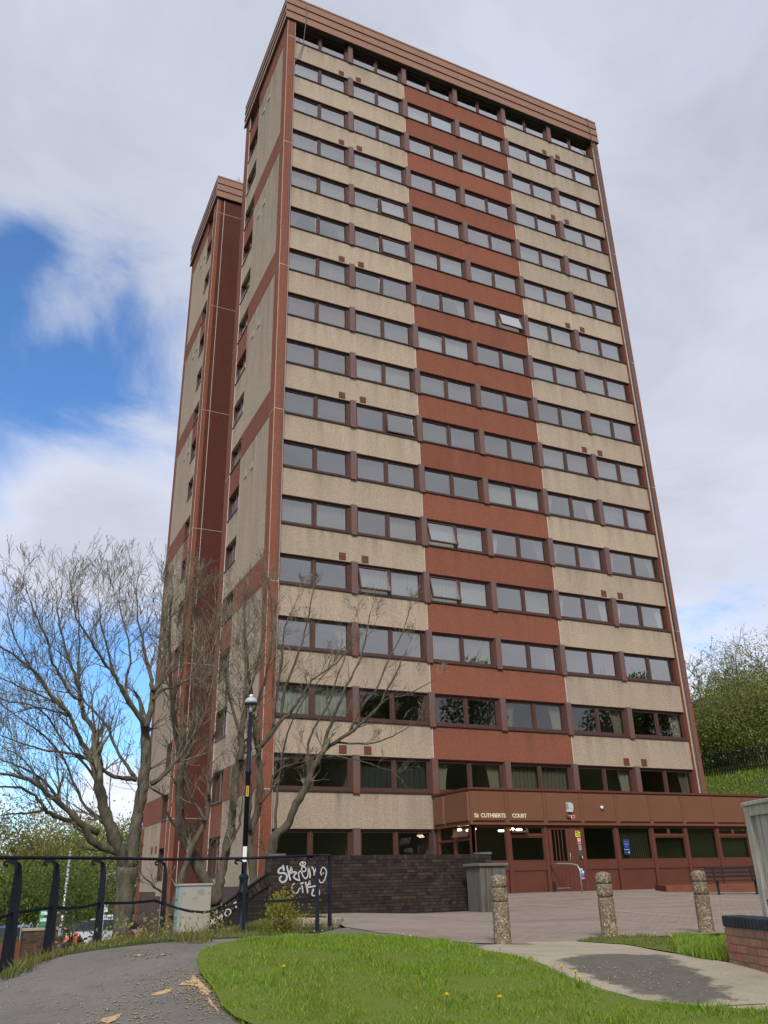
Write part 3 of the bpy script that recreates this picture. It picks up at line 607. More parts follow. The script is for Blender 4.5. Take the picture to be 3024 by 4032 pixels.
# square vents in pairs
for k in (15, 13, 10, 7, 4, 1):
    for x in (8.75, 9.79, 22.40, 23.40):
        mb = MB().box(x, x + .31, -.02, .02, S(k) + WH + .06, S(k) + WH + .37)
        for j in range(4): mb.box(x + .02, x + .29, -.028, -.02, S(k) + WH + .085 + .075 * j, S(k) + WH + .125 + .075 * j)
        mb.build('vent', 'vent_red', TW)
# corner piers of the front
ZT = 43.22
MB().box(5.66, 6.10, -.20, .50, -1.9, ZT).build('pier', 'pebbledash_red', TW)
MB().box(26.42, 26.84, -.20, .50, -1.2, ZT).build('pier', 'pebbledash_red', TW)
MB().box(5.652, 5.668, -.209, -.190, -.6, ZT - .02).build('corner_bead', 'white_bead', TW)
MB().box(6.092, 6.106, -.209, -.15, -.6, ZT - .02).build('corner_bead', 'white_bead', TW)
MB().box(26.405, 26.43, -.212, -.15, 2.6, ZT - .02).build('corner_bead', 'white_bead', TW)
MB().box(26.54, 26.62, -.24, -.2, 2.6, ZT - .02).build('downpipe', 'cable_grey', TW)
for k in JF:
    MB().box(5.65, 6.08, -.208, -.16, S(k) - .03, S(k)).build('joint_bead', 'white_bead', TW)
    MB().box(5.652, 5.70, -.18, .52, S(k) - .024, S(k)).build('joint_bead', 'white_bead', TW)
    MB().box(26.43, 26.85, -.208, -.16, S(k) - .03, S(k)).build('joint_bead', 'white_bead', TW)

# left gables of the two blocks
def gable(X, y0, y1, front_strip, zb, zbrick):
    if front_strip: st = (y0 + .85, y0 + 2.42); cr = (st[1], y1 - .7); piers = ((y0, st[0]), (cr[1], y1))
    else: cr = (.5, 5.05); st = (5.05, 6.9); piers = ((6.9, y1),)
    for a, b in piers: MB().box(X, X + .25, a, b, zb, ZT).build('pier', 'pebbledash_red', TW)
    y_in = st[1] if not front_strip else st[0]
    prev = zbrick
    for k in JF:
        MB().box(X + .02, X + .24, cr[0], cr[1], prev, S(k) - .01).build('gable_panel', 'pebbledash_cream', TW)
        MB().box(X + .008, X + .24, cr[0], cr[1], S(k) - .01, S(k) + WH).build('gable_band', 'pebbledash_red', TW); prev = S(k) + WH
    MB().box(X + .03, X + .24, cr[0], cr[1], zb, zbrick).build('plinth', 'brick_purple', TW)
    MB().box(X + .035, X + .24, st[0], st[1], zb, -.9).build('plinth', 'brick_purple', TW)
    for k in range(17):
        top = S(k); bot = S(k - 1) + WH if k else -.9
        if k == 0: bot = -.9; top = S(0) - .2
        MB().box(X + .02, X + .24, st[0], st[1], bot, top).build('gable_panel', 'pebbledash_red' if k in JF else 'pebbledash_cream', TW)
        MB().box(X - .02, X + .22, st[0] + .02, st[1] - .02, top, top + .045).build('sill', 'sill_dark', TW)
        z = top + .045; hh = S(k) + WH - z
        fr = MB().box(X + .17, X + .25, st[0], st[0] + .07, z, z + hh).box(X + .17, X + .25, st[1] - .07, st[1], z, z + hh).box(X + .17, X + .25, st[0] + .07, st[1] - .07, z, z + .07).box(X + .17, X + .25, st[0] + .07, st[1] - .07, z + hh - .07, z + hh).box(X + .16, X + .25, (st[0] + st[1]) / 2 - .04, (st[0] + st[1]) / 2 + .04, z + .07, z + hh - .07)
        w = fr.build('window', 'frame_brown', TW)
        for a, b in ((st[0] + .07, (st[0] + st[1]) / 2 - .04), ((st[0] + st[1]) / 2 + .04, st[1] - .07)):
            MB().box(X + .20, X + .21, a, b, z + .07, z + hh - .07).build('pane', 'glass', w)
        MB().box(X + .024, X + .168, st[1] - .014, st[1] - .002, z, z + hh).build('jamb', 'sill_dark', w)
        if not front_strip: MB().box(X + .06, X + .10, st[0] + .004, st[0] + .045, z, z + hh - .05).build('white_trim', 'white_plastic', w)
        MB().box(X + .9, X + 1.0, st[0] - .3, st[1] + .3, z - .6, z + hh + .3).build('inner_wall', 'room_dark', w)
    MB().box(X + .02, X + .24, st[0], st[1], S(16) + WH, ZT).build('gable_panel', 'pebbledash_red', TW)
    for k in JF:
        for a, b in piers: MB().box(X - .01, X + .03, a, b, S(k) - .028, S(k)).build('joint_bead', 'white_bead', TW)
        for yy in ((2.80, 3.78) if not front_strip else (17.3, 18.4)):
            mb = MB().box(X - .015, X + .03, yy, yy + .34, S(k) - 1.50, S(k) - 1.16); mb.build('vent', 'vent_red' if k < 5 else 'vent_pale', TW)
    MB().box(X - .012, X + .02, y_in - .012, y_in + .012, zb + .5, ZT - .01).build('corner_bead', 'white_bead', TW)
    return st, cr
gable(5.66, -.2, 7.8, False, -2.9, -.53)
gable(5.54, 14.3, 22.0, True, -3.8, -.70)
MB().box(5.531, 5.55, 14.29, 14.312, -2.6, ZT).build('corner_bead', 'white_bead', TW)
# recess between the blocks
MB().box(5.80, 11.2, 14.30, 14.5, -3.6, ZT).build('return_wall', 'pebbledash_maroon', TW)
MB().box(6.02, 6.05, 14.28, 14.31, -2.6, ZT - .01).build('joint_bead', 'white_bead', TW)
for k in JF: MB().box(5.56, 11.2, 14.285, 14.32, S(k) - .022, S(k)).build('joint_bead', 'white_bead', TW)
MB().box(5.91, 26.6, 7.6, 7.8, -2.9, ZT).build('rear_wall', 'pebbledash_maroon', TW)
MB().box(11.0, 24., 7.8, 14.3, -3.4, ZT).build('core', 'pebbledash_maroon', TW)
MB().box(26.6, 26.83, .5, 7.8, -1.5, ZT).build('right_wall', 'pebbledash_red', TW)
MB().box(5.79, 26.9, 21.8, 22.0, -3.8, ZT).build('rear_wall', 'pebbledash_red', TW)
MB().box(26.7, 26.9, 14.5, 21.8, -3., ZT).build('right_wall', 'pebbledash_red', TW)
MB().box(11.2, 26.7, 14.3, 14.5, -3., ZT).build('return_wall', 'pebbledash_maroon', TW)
# cornices: three lapped bands of panels and a capping
def cornice(x0, x1, y0, y1, seam):
    MB().box(x0 + .10, x1 - .10, y0 + .10, y1 - .10, ZT + .005, 45.0).build('roof', 'roof_felt', TW)
    for j in range(3):
        za = ZT + .02 + .60 * j; zb = za + .555
        def panel(a, b, face):
            e = .05
            if face == 'f': MB().hexa([(a, y0, za), (b, y0, za), (b, y0 + .095, za), (a, y0 + .095, za)], [(a, y0 + e, zb), (b, y0 + e, zb), (b, y0 + .095, zb), (a, y0 + .095, zb)]).build('fascia_panel', 'cornice_brown', TW)
            if face == 'l': MB().hexa([(x0, a, za), (x0 + .095, a, za), (x0 + .095, b, za), (x0, b, za)], [(x0 + e, a, zb), (x0 + .095, a, zb), (x0 + .095, b, zb), (x0 + e, b, zb)]).build('fascia_panel', 'cornice_brown', TW)
            if face == 'r': MB().hexa([(x1 - .095, a, za), (x1, a, za), (x1, b, za), (x1 - .095, b, za)], [(x1 - .095, a, zb), (x1 - e, a, zb), (x1 - e, b, zb), (x1 - .095, b, zb)]).build('fascia_panel', 'cornice_brown', TW)
        xs = [x0 + .001] + list(np.arange(x0 + .5, x1 - .5, seam)) + [x1 - .001]
        for a, b in zip(xs[:-1], xs[1:]): panel(a, b - .007, 'f')
        ys = [y0 + .097] + list(np.arange(y0 + 1.5, y1 - .5, seam)) + [y1]
        for a, b in zip(ys[:-1], ys[1:]): panel(a, b - .007, 'l'); panel(a, b - .007, 'r')
    MB().box(x0 + .02, x1 - .02, y0 + .02, y1, 45.0, 45.11).build('roof_capping', 'cornice_brown', TW)
    MB().box(x0 + .07, x1 - .07, y0 + .07, y0 + .12, ZT - .03, ZT + .06).build('soffit_edge', 'sill_dark', TW)
cornice(5.52, 26.93, -.31, 7.95, 2.08)
cornice(5.38, 27.05, 14.12, 22.15, 2.08)
# hanging cables
def cable(pts, r, label):
    return tag(MB().tube(pts, r, 6).build('hanging_cable', 'cable_grey', None, True), label, 'cable')
R1 = reg(950, 0, .3014); R3 = reg(1000, 1500, .42194)
pts = [py(*R1(868, -40), -.40), py(*R1(855, 60), -.42), py(*R1(850, 180), -.43), py(*R1(843, 300), -.40), py(*R1(828, 430), -.22), py(*R1(812, 560), -.13), py(*R1(780, 680), -.13), py(*R1(735, 760), -.15), py(*R1(690, 812), -.20), py(*R1(668, 900), -.225)]
q = pts[-1]; pts[0].z = 45.2; pts[0].y = -.2
pts += [Vector((5.98 + .03 * math.sin(z * 1.1), -.222, z)) for z in np.arange(q.z - 1.5, 4., -2.)]
cable(pts, .022, 'grey cable looping from the roof edge down the left corner of the tower')
cable([(26.2, -.25, 45.2), (26.22, -.41, 44.9), (26.24, -.42, 43.3), (26.36, -.27, 43.0), (26.48, -.225, 42.2), (26.5, -.225, 30), (26.5, -.225, 10)], .022, 'thin grey cable running down the right corner of the tower')
tag(MB().tube([(7.0, 14.6, 45.1), (7.0, 14.6, 46.0)], .02, 6).tube([(6.8, 14.6, 45.7), (7.2, 14.6, 45.7)], .012, 5).build('roof_aerial', 'cable_grey'), 'small thin aerial on the roof of the rear block', 'aerial')

# ------------------------------------------------------------------ entrance block
EN = thing('entrance_block', (20, -1.5, -1.0), 'single storey brown panelled entrance block with name lettering on its fascia', 'building')
EX0, EX1, EY, EZ0, EZ1 = 12.65, 31.0, -2.87, 1.31, 2.53
MB().box(EX0 + .03, EX1, EY + .03, -.06, EZ0 + .03, EZ1 - .02).build('canopy', 'panel_brown', EN)
MB().box(EX0 - .03, EX1, EY - .035, -.06, EZ1 - .02, EZ1 + .05).build('roof_edge', 'joinery_brown', EN)
MB().box(EX0 - .01, EX1, EY - .01, EY + .12, EZ0, EZ0 + .03).build('canopy_edge', 'panel_brown', EN)
MB().box(EX0 - .01, EX0 + .12, EY + .12, -.06, EZ0, EZ0 + .03).build('canopy_edge', 'panel_brown', EN)
seams = [EX0, 14.20] + [14.20 + 1.69 * i for i in range(1, 11)]
def raised(mb, a, b, z0, z1, e, d, face):
    if face == 'f': mb.hexa([(a, EY + .03, z0), (b, EY + .03, z0), (b, EY + .03, z1), (a, EY + .03, z1)], [(a + e, EY + .03 - d, z0 + e), (b - e, EY + .03 - d, z0 + e), (b - e, EY + .03 - d, z1 - e), (a + e, EY + .03 - d, z1 - e)])
    else: mb.hexa([(EX0 + .03, b, z0), (EX0 + .03, a, z0), (EX0 + .03, a, z1), (EX0 + .03, b, z1)], [(EX0 + .03 - d, b - e, z0 + e), (EX0 + .03 - d, a + e, z0 + e), (EX0 + .03 - d, a + e, z1 - e), (EX0 + .03 - d, b - e, z1 - e)])
    return mb
bolt = MB().box(-.012, .012, -.01, 0, -.012, .012).mesh('rivet', 'cornice_brown')
for a, b in zip(seams[:-1], seams[1:]):
    raised(MB(), a + .07, b - .07, EZ0 + .10, EZ1 - .07, .05, .07, 'f').build('fascia_panel', 'panel_brown', EN)
    MB().box(b - .05, b + .05, EY + .012, EY + .03, EZ0 + .035, EZ1 - .03).build('cover_strip', 'panel_brown', EN)
    for z in (EZ0 + .15, EZ0 + .5, EZ0 + .85): inst('rivet', bolt, EN, (b - .03, EY + .012, z)); inst('rivet', bolt, EN, (b + .03, EY + .012, z))
for a, b in ((-2.80, -1.05), (-.98, -.12)): raised(MB(), a, b, EZ0 + .10, EZ1 - .07, .05, .07, 's').build('fascia_panel', 'panel_brown', EN)
MB().box(EX0 + .012, EX0 + .05, EY + .012, EY + .06, EZ0 + .035, EZ1 - .03).build('cover_strip', 'panel_brown', EN)
# glazed front below
GYF = -2.72
ZB = -1.02; ZS = .07; ZH = 1.28
posts = [12.78, 14.27, 15.90, 17.55, 19.20, 20.98, 22.72, 24.44, 26.2, 27.9, 29.6, 31.0]
for i, x in enumerate(posts): MB().box(x - .075, x + .075, GYF - .06, GYF + .10, ZB - .35, ZH + .06).build('frame_post', 'joinery_brown', EN)
MB().box(12.72, 31.0, GYF - .045, GYF + .09, ZH - .02, ZH + .06).build('head_rail', 'joinery_brown', EN)
wave = {}
for i, (a, b) in enumerate(zip(posts[:-1], posts[1:])):
    a += .075; b -= .075; door = (i == 2)
    if door:
        dr = MB().box(a + .05, a + .19, GYF - .03, GYF + .03, ZB + .02, ZH - .04).box(a + .84, a + .98, GYF - .03, GYF + .03, ZB + .02, ZH - .04).box(a + .19, a + .84, GYF - .03, GYF + .03, ZH - .12, ZH - .04).box(a + .19, a + .84, GYF - .028, GYF + .028, -.16, .07).box(a + .19, a + .84, GYF - .028, GYF + .028, ZB + .02, ZB + .14).build('door', 'joinery_brown', EN)
        MB().box(a + .19, a + .84, GYF - .004, GYF + .004, .07, ZH - .12).build('pane', 'glass_clear', dr)
        for q in range(3): MB().box(a + .335 + .155 * q, a + .36 + .155 * q, GYF - .025, GYF - .006, .07, ZH - .12).build('bar', 'joinery_brown', dr)
        for q in range(4): MB().box(a + .20 + .16 * q, a + .35 + .16 * q, GYF - .02, GYF + .01, ZB + .14, -.16).build('board', 'kick_board', dr)
        MB().tube([(a + .91, GYF - .035, .02), (a + .91, GYF - .08, .03), (a + .92, GYF - .08, .33), (a + .92, GYF - .035, .34)], .012, 6).build('handle', 'galvanised', dr, True)
        MB().box(a + .22, a + .82, GYF - .034, GYF - .02, ZB + .16, ZB + .19).build('kick_rail', 'galvanised', dr)
        MB().box(a + .07, a + .16, GYF - .06, GYF - .03, ZB + .03, ZB + .40).build('door_closer', 'ink', dr)
        MB().box(a + .98, b, GYF - .04, GYF + .06, ZB - .02, ZH - .03).build('door_side_panel', 'joinery_brown', EN)
        continue
    vent = i in (1, 5, 7, 9)
    zt = .92 if vent else ZH - .02
    p = MB().box(a, a + .05, GYF - .03, GYF + .05, ZS, zt).box(b - .05, b, GYF - .03, GYF + .05, ZS, zt).box(a + .05, b - .05, GYF - .03, GYF + .05, ZS, ZS + .045).box(a + .05, b - .05, GYF - .03, GYF + .05, zt - .045, zt).build('window', 'joinery_brown', EN)
    MB().box(a + .05, b - .05, GYF, GYF + .008, ZS + .045, zt - .045).build('pane', 'glass_clear', p)
    if vent:
        MB().box(a, b, GYF - .05, GYF + .06, zt, zt + .06).build('transom', 'joinery_brown', EN)
        m_ = (a + b) / 2; MB().box(m_ - .03, m_ + .03, GYF - .03, GYF + .05, zt + .06, ZH - .02).build('mullion', 'joinery_brown', EN)
        for q, (c, d) in enumerate(((a, m_ - .03), (m_ + .03, b))):
            z0, z1 = zt + .06, ZH - .02; op = (i == 1 and q == 0)
            mb = MB().box(0, d - c, -.02, .02, -(z1 - z0), -(z1 - z0) + .04).box(0, d - c, -.02, .02, -.04, 0).box(0, .04, -.02, .02, -(z1 - z0) + .04, -.04).box(d - c - .04, d - c, -.02, .02, -(z1 - z0) + .04, -.04)
            me = mb.mesh('vent_light', 'joinery_brown'); o = inst('vent_light', me, EN, (c, GYF - .01, z1), (R(-38) if op else 0, 0, 0))
            sub('pane', MB().box(.04, d - c - .04, -.004, .004, -(z1 - z0) + .04, -.04).mesh('pane', 'glass_clear'), o)
    MB().box(a, b, GYF - .025, GYF + .05, -.20, ZS).build('rail_panel', 'joinery_brown', EN)
    MB().box(a + .02, b - .02, GYF + .0, GYF + .06, ZB + .02, -.20).build('kick_panel', 'kick_board', EN)
    MB().box(a + .02, b - .02, GYF - .03, GYF + .0, -.235, -.20).build('bead', 'joinery_brown', EN)
    if i >= 4:
        mb = MB(); n_ = int((b - a) / .09)
        for q in range(n_): x = a + q * .09; mb.hexa([(x, GYF + .14, ZS), (x + .078, GYF + .17, ZS), (x + .078, GYF + .175, ZS), (x, GYF + .145, ZS)], [(x, GYF + .14, ZH), (x + .078, GYF + .17, ZH), (x + .078, GYF + .175, ZH), (x, GYF + .145, ZH)])
        mb.build('vertical_blind', 'blind_olive', EN)
MB().box(12.72, 31.0, GYF - .09, GYF + .08, ZB - .04, ZB + .018).build('threshold', 'sill_dark', EN)
# left return of the entrance
for y in (GYF, -1.5, -.25): MB().box(12.70, 12.84, y - .06, y + .06, ZB, ZH + .05).build('frame_post', 'joinery_brown', EN)
for a, b in ((-2.66, -1.56), (-1.44, -.31)):
    p = MB().box(12.74, 12.80, a, b, .80, .88).box(12.74, 12.80, a, b, .0, .07).build('window', 'joinery_brown', EN)
    MB().box(12.765, 12.773, a, b, .07, .80).build('pane', 'glass_clear', p)
    MB().box(12.73, 12.80, a, b, ZB, .0).build('kick_panel', 'kick_board', EN)
me = MB().box(-.02, .02, 0, 1.1, -.40, -.36).box(-.02, .02, 0, 1.1, -.04, 0).box(-.02, .02, 0, .05, -.36, -.04).box(-.02, .02, 1.05, 1.1, -.36, -.04).mesh('vent_light', 'joinery_brown')
o = inst('vent_light', me, EN, (12.75, -2.66, ZH), (0, R(24), 0)); sub('pane', MB().box(-.004, .004, .05, 1.05, -.36, -.04).mesh('pane', 'glass_clear'), o)
# lobby behind the glass
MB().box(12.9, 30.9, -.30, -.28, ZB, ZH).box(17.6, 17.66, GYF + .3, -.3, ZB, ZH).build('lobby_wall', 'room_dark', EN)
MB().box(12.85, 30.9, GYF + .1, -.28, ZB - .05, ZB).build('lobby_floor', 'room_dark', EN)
MB().box(30.9, 31.0, GYF, -.06, ZB, ZH).build('side_wall', 'panel_brown', EN)
for x, y in ((13.3, -1.9), (13.55, -1.2), (14.9, -2.0), (15.45, -1.7), (15.1, -1.0), (12.98, -1.4)):
    MB().lathe([(.10, 0), (.13, .03), (.10, .07)], (x, y, ZH - .10), 12).build('ceiling_light', 'lit_lamp', EN, True)
# name lettering
def letters(txt, x, z, h, w, y, mat, parent, name='letter', d=.02):
    cu = bpy.data.curves.new('t', 'FONT'); cu.body = txt; cu.size = 1; cu.extrude = .03; cu.offset = .016; ob = bpy.data.objects.new('t', cu); COL.objects.link(ob)
    bpy.context.view_layer.update(); me = bpy.data.meshes.new_from_object(ob.evaluated_get(bpy.context.evaluated_depsgraph_get())); bpy.data.objects.remove(ob)
    v = np.array([q.co[:] for q in me.vertices]); x0, x1 = v[:, 0].min(), v[:, 0].max(); y0, y1 = v[:, 1].min(), v[:, 1].max()
    mb = MB(); mb.v = [(x + (a - x0) / (x1 - x0) * w, y - (c / .06 + .5) * d, z + (b - y0) / (y1 - y0) * h) for a, b, c in v]
    mb.f = [tuple(p.vertices) for p in me.polygons]; bpy.data.meshes.remove(me)
    return mb.build(name, mat, parent)
ly = EY + .03 - .07 - .002
for t, x, w in (('St', 12.785, .18), ('CUTHBERTS', 13.06, 1.04), ('COURT', 14.40, .61)):
    letters(t, x, 1.545, .145, w, ly, 'letter_cream', EN, 'name_lettering')
# ------------------------------------------------------------------ sooty brick wall with graffiti
brickmat('brick_sooty_wall', (.030, .024, .020, 1), (.050, .038, .030, 1), (.022, .02, .018, 1), .225, .075, .010)
WY, WX0, WX1, WZT = -10.0, 2.90, 8.98, .115
WA = thing('garden_wall', (6, WY, -1.25), 'low sooty brick wall with white graffiti in front of the ground floor windows', 'wall')
MB().box(WX0 + .005, WX1 - .005, WY + .012, WY + .33, -1.75, WZT - .10).build('wall_core', 'mortar_dark', WA)
st_me = MB().box(-.1075, .1075, 0, .10, -.0325, .0325).mesh('brick', 'brick_sooty'); hd_me = MB().box(-.051, .051, 0, .10, -.0325, .0325).mesh('brick', 'brick_sooty'); ed_me = MB().box(-.034, .034, 0, .31, -.052, .052).mesh('brick', 'brick_sooty')
rows = []
zc = WZT - .15
k = 0
while zc > -1.36:
    head = (k % 4 == 1)
    p = .1125 if head else .225; x = WX0 + (p / 2 if k % 2 else p * .75) + .003
    while x < WX1 - p * .45:
        rows.append((hd_me if head else st_me, x, zc)); x += p
    zc -= .075; k += 1
x = WX0 + .04
while x < WX1 - .03: rows.append((ed_me, x, WZT - .052)); x += .0768
rows.sort(key=lambda q: (Vector((q[1], WY, q[2])) - CAM).length)
rest = MB()
for i, (me, x, z) in enumerate(rows):
    dy = random.uniform(-.006, .004); a = random.uniform(-.012, .012)
    if i < 300: inst('brick', me, WA, (x + random.uniform(-.003, .003), WY + dy, z + random.uniform(-.002, .002)), (0, a, random.uniform(-.02, .02)))
    else:
        o = len(rest.v); rest.v += [(v.co.x + x, v.co.y + WY + dy, v.co.z + z) for v in me.vertices]; rest.f += [tuple(o + q for q in f.vertices) for f in me.polygons]
stuff(rest.build('brickwork', 'brick_sooty', WA))
MB().box(WX0 - .02, WX0 + .40, WY - .02, WY + .34, WZT - .005, WZT + .05).build('coping_stone', 'stone_cap', WA)
MB().box(WX1 - .34, WX1 + .015, WY - .015, WY + .335, WZT - .004, WZT + .045).build('coping_stone', 'stone_cap', WA)
# stair parapet running down to the left
SP = thing('stair_parapet', (1.5, WY, -2), 'sloping sooty brick stair parapet going down left of the graffiti wall', 'wall')
a0 = Vector((2.88, WY, -.30)); sl_ = Vector((-1.37, 0, -.82)).normalized(); up_ = Vector((.82, 0, -1.37)).normalized() * -1
a1 = a0 + sl_ * 3.0
MB().prism([(a0.x, WY + .02, a0.z - .12), (a1.x, WY + .02, a1.z - .12), (a1.x, WY + .02, -3.2), (a0.x, WY + .02, -2.0)], (0, 0, 0), (0, .28, 0)).build('wall_core', 'brick_sooty_wall', SP)
rot = math.atan2(.82, 1.37)
cb_me = MB().box(-.055, .055, 0, .33, -.105, .105).mesh('brick', 'brick_sooty')
for i in range(24):
    p = a0 + sl_ * (.07 + i * .122) - up_ * .09
    inst('brick', cb_me, SP, (p.x, WY - .015 + random.uniform(-.005, .005), p.z), (0, -rot, 0))
n = 2
pr_me = MB().tube([a0 + Vector((.02, -.03, .05)), a1 + Vector((.02, -.03, .05))], .017, 8).build('handrail', 'black_iron', SP, True)
# graffiti: spray strokes as thin paint on the brick faces
RGf = reg(1050, 3360, .18083)
def spray(strokes, y, mat, parent, rg, name='graffiti'):
    for pts, w in strokes:
        P = [py(*rg(*p), y) for p in pts]
        Q = []
        for i in range(len(P) - 1):                             # smooth with catmull-rom
            p0 = P[max(i - 1, 0)]; p1 = P[i]; p2 = P[i + 1]; p3 = P[min(i + 2, len(P) - 1)]
            for t in (0, .25, .5, .75): Q.append(.5 * ((2 * p1) + (p2 - p0) * t + (2 * p0 - 5 * p1 + 4 * p2 - p3) * t * t + (3 * p1 - p0 - 3 * p2 + p3) * t ** 3))
        Q.append(P[-1]); mb = MB(); mb.bar(Q, [w * random.uniform(.8, 1.15) for _ in Q], .003, (1, 0, 0)) if False else None
        for i, q in enumerate(Q):
            d = (Q[min(i + 1, len(Q) - 1)] - Q[max(i - 1, 0)]).normalized(); s = Vector((-d.z, 0, d.x)) * w * .5 * random.uniform(.85, 1.1)
            mb.v += [tuple(q + s), tuple(q - s), tuple(q + s - Vector((0, .003, 0))), tuple(q - s - Vector((0, .003, 0)))]
        for i in range(len(Q) - 1):
            o = 4 * i; mb.f += [(o + 2, o + 3, o + 7, o + 6), (o, o + 4, o + 5, o + 1), (o, o + 2, o + 6, o + 4), (o + 1, o + 5, o + 7, o + 3)]
        mb.f += [(0, 1, 3, 2), (len(mb.v) - 4, len(mb.v) - 2, len(mb.v) - 1, len(mb.v) - 3)]
        mb.build(name, mat, parent)
GRA = [([(375, 380), (365, 300), (350, 255)], .045), ([(345, 305), (285, 330), (250, 390), (280, 430), (370, 430), (425, 460), (440, 530), (410, 600), (340, 630), (290, 590), (285, 540), (330, 495)], .042),
       ([(440, 270), (455, 350), (480, 450), (500, 530), (520, 590)], .040), ([(480, 440), (520, 350), (535, 300), (550, 370), (560, 440)], .034), ([(495, 440), (580, 410), (650, 420), (600, 480), (590, 520), (650, 570), (730, 590)], .036), ([(690, 430), (700, 500), (710, 560)], .030), ([(690, 430), (740, 385), (830, 395), (855, 340), (820, 295), (770, 300), (760, 360), (770, 440), (800, 510), (850, 550), (890, 500), (905, 400), (908, 290)], .030),
       ([(905, 300), (930, 370), (945, 450), (940, 540)], .036), ([(975, 320), (1000, 310), (1030, 400), (1035, 480)], .032), ([(1035, 440), (1080, 300), (1100, 275), (1115, 330), (1120, 450), (1130, 560), (1180, 640), (1240, 610), (1280, 520), (1300, 400), (1270, 330), (1230, 305), (1190, 350), (1175, 430), (1200, 480)], .026), ([(1225, 430), (1240, 440)], .04),
       ([(725, 225), (760, 190), (830, 195), (840, 240), (790, 268), (730, 250), (725, 225)], .026), ([(770, 225), (800, 215)], .05),
       ([(610, 650), (560, 700), (550, 790), (580, 850), (625, 875), (680, 840), (710, 770), (740, 760)], .026), ([(730, 665), (800, 635)], .036), ([(760, 690), (780, 780), (785, 860)], .032), ([(845, 620), (860, 700), (880, 780), (895, 865)], .036), ([(870, 740), (920, 640), (935, 600), (940, 690)], .034), ([(870, 740), (960, 730), (1065, 710)], .034), ([(1020, 770), (990, 860), (985, 910)], .034), ([(1130, 770), (1150, 850), (1130, 960)], .026), ([(985, 910), (1050, 930)], .03)]
spray(GRA, WY - .012, 'spray_white', WA, RGf)
R7 = reg(500, 2900, .4068)
spray([([(800, 1830), (830, 1790), (850, 1760)], .03), ([(815, 1770), (845, 1810)], .03), ([(870, 1740), (890, 1760), (915, 1720), (920, 1780)], .026), ([(960, 1690), (945, 1720), (975, 1735), (1005, 1700), (985, 1670), (955, 1680)], .026), ([(1030, 1620), (1060, 1600)], .03), ([(1040, 1615), (1060, 1660)], .03)], WY - .02, 'spray_white', SP, R7)
# rendered pillar at the wall's end
c = py(1901, 3590, -11.1); PIL = thing('gate_pillar', (c.x + .37, -10.75, -1.25), 'squat streaked grey rendered pillar with stone cap at the wall end', 'pillar')
MB().box(c.x, c.x + .74, -11.1, -10.42, -1.35, -.20).build('shaft', 'stained_render', PIL, bevel=.012)
MB().box(c.x - .06, c.x + .80, -11.16, -10.36, -.20, -.13).build('cap', 'stone_cap', PIL, bevel=.015)

# ------------------------------------------------------------------ bollards
LB = ['exposed aggregate concrete bollard nearest the stone capped pillar', 'middle one of three exposed aggregate concrete bollards before the entrance door', 'exposed aggregate concrete bollard nearest the timber fence, bench behind it']
prof = [(.126, -.05), (.126, .02), (.125, .10), (.125, .2), (.124, .3), (.124, .4), (.123, .5), (.123, .555), (.122, .567), (.110, .572), (.110, .588), (.122, .593), (.122, .65), (.121, .70), (.121, .752), (.120, .762), (.108, .767), (.108, .783), (.120, .788), (.120, .85), (.119, .905), (.112, .917), (.06, .940), (.0, .95)]
fine = []
for (r0, z0), (r1, z1) in zip(prof[:-1], prof[1:]):
    n_ = max(1, int(abs(z1 - z0) / .03)); fine += [(r0 + (r1 - r0) * i / n_, z0 + (z1 - z0) * i / n_) for i in range(n_)]
fine.append(prof[-1])
for i, (x, y) in enumerate(((3.76, -18.57), (5.68, -18.63), (7.62, -18.69))):
    B = thing('bollard', (x, y, gz(x, y)), LB[i], 'bollard', 'concrete bollards')
    z = gz(x, y)
    for nm, sel in (('shaft', [p for p in fine if p[1] < .581]), ('collar', [p for p in fine if .571 <= p[1] < .776]), ('cap', [p for p in fine if p[1] >= .766])):
        MB().lathe(sel, (x, y, z), 40, .0035).build(nm, 'exposed_aggregate', B, True)

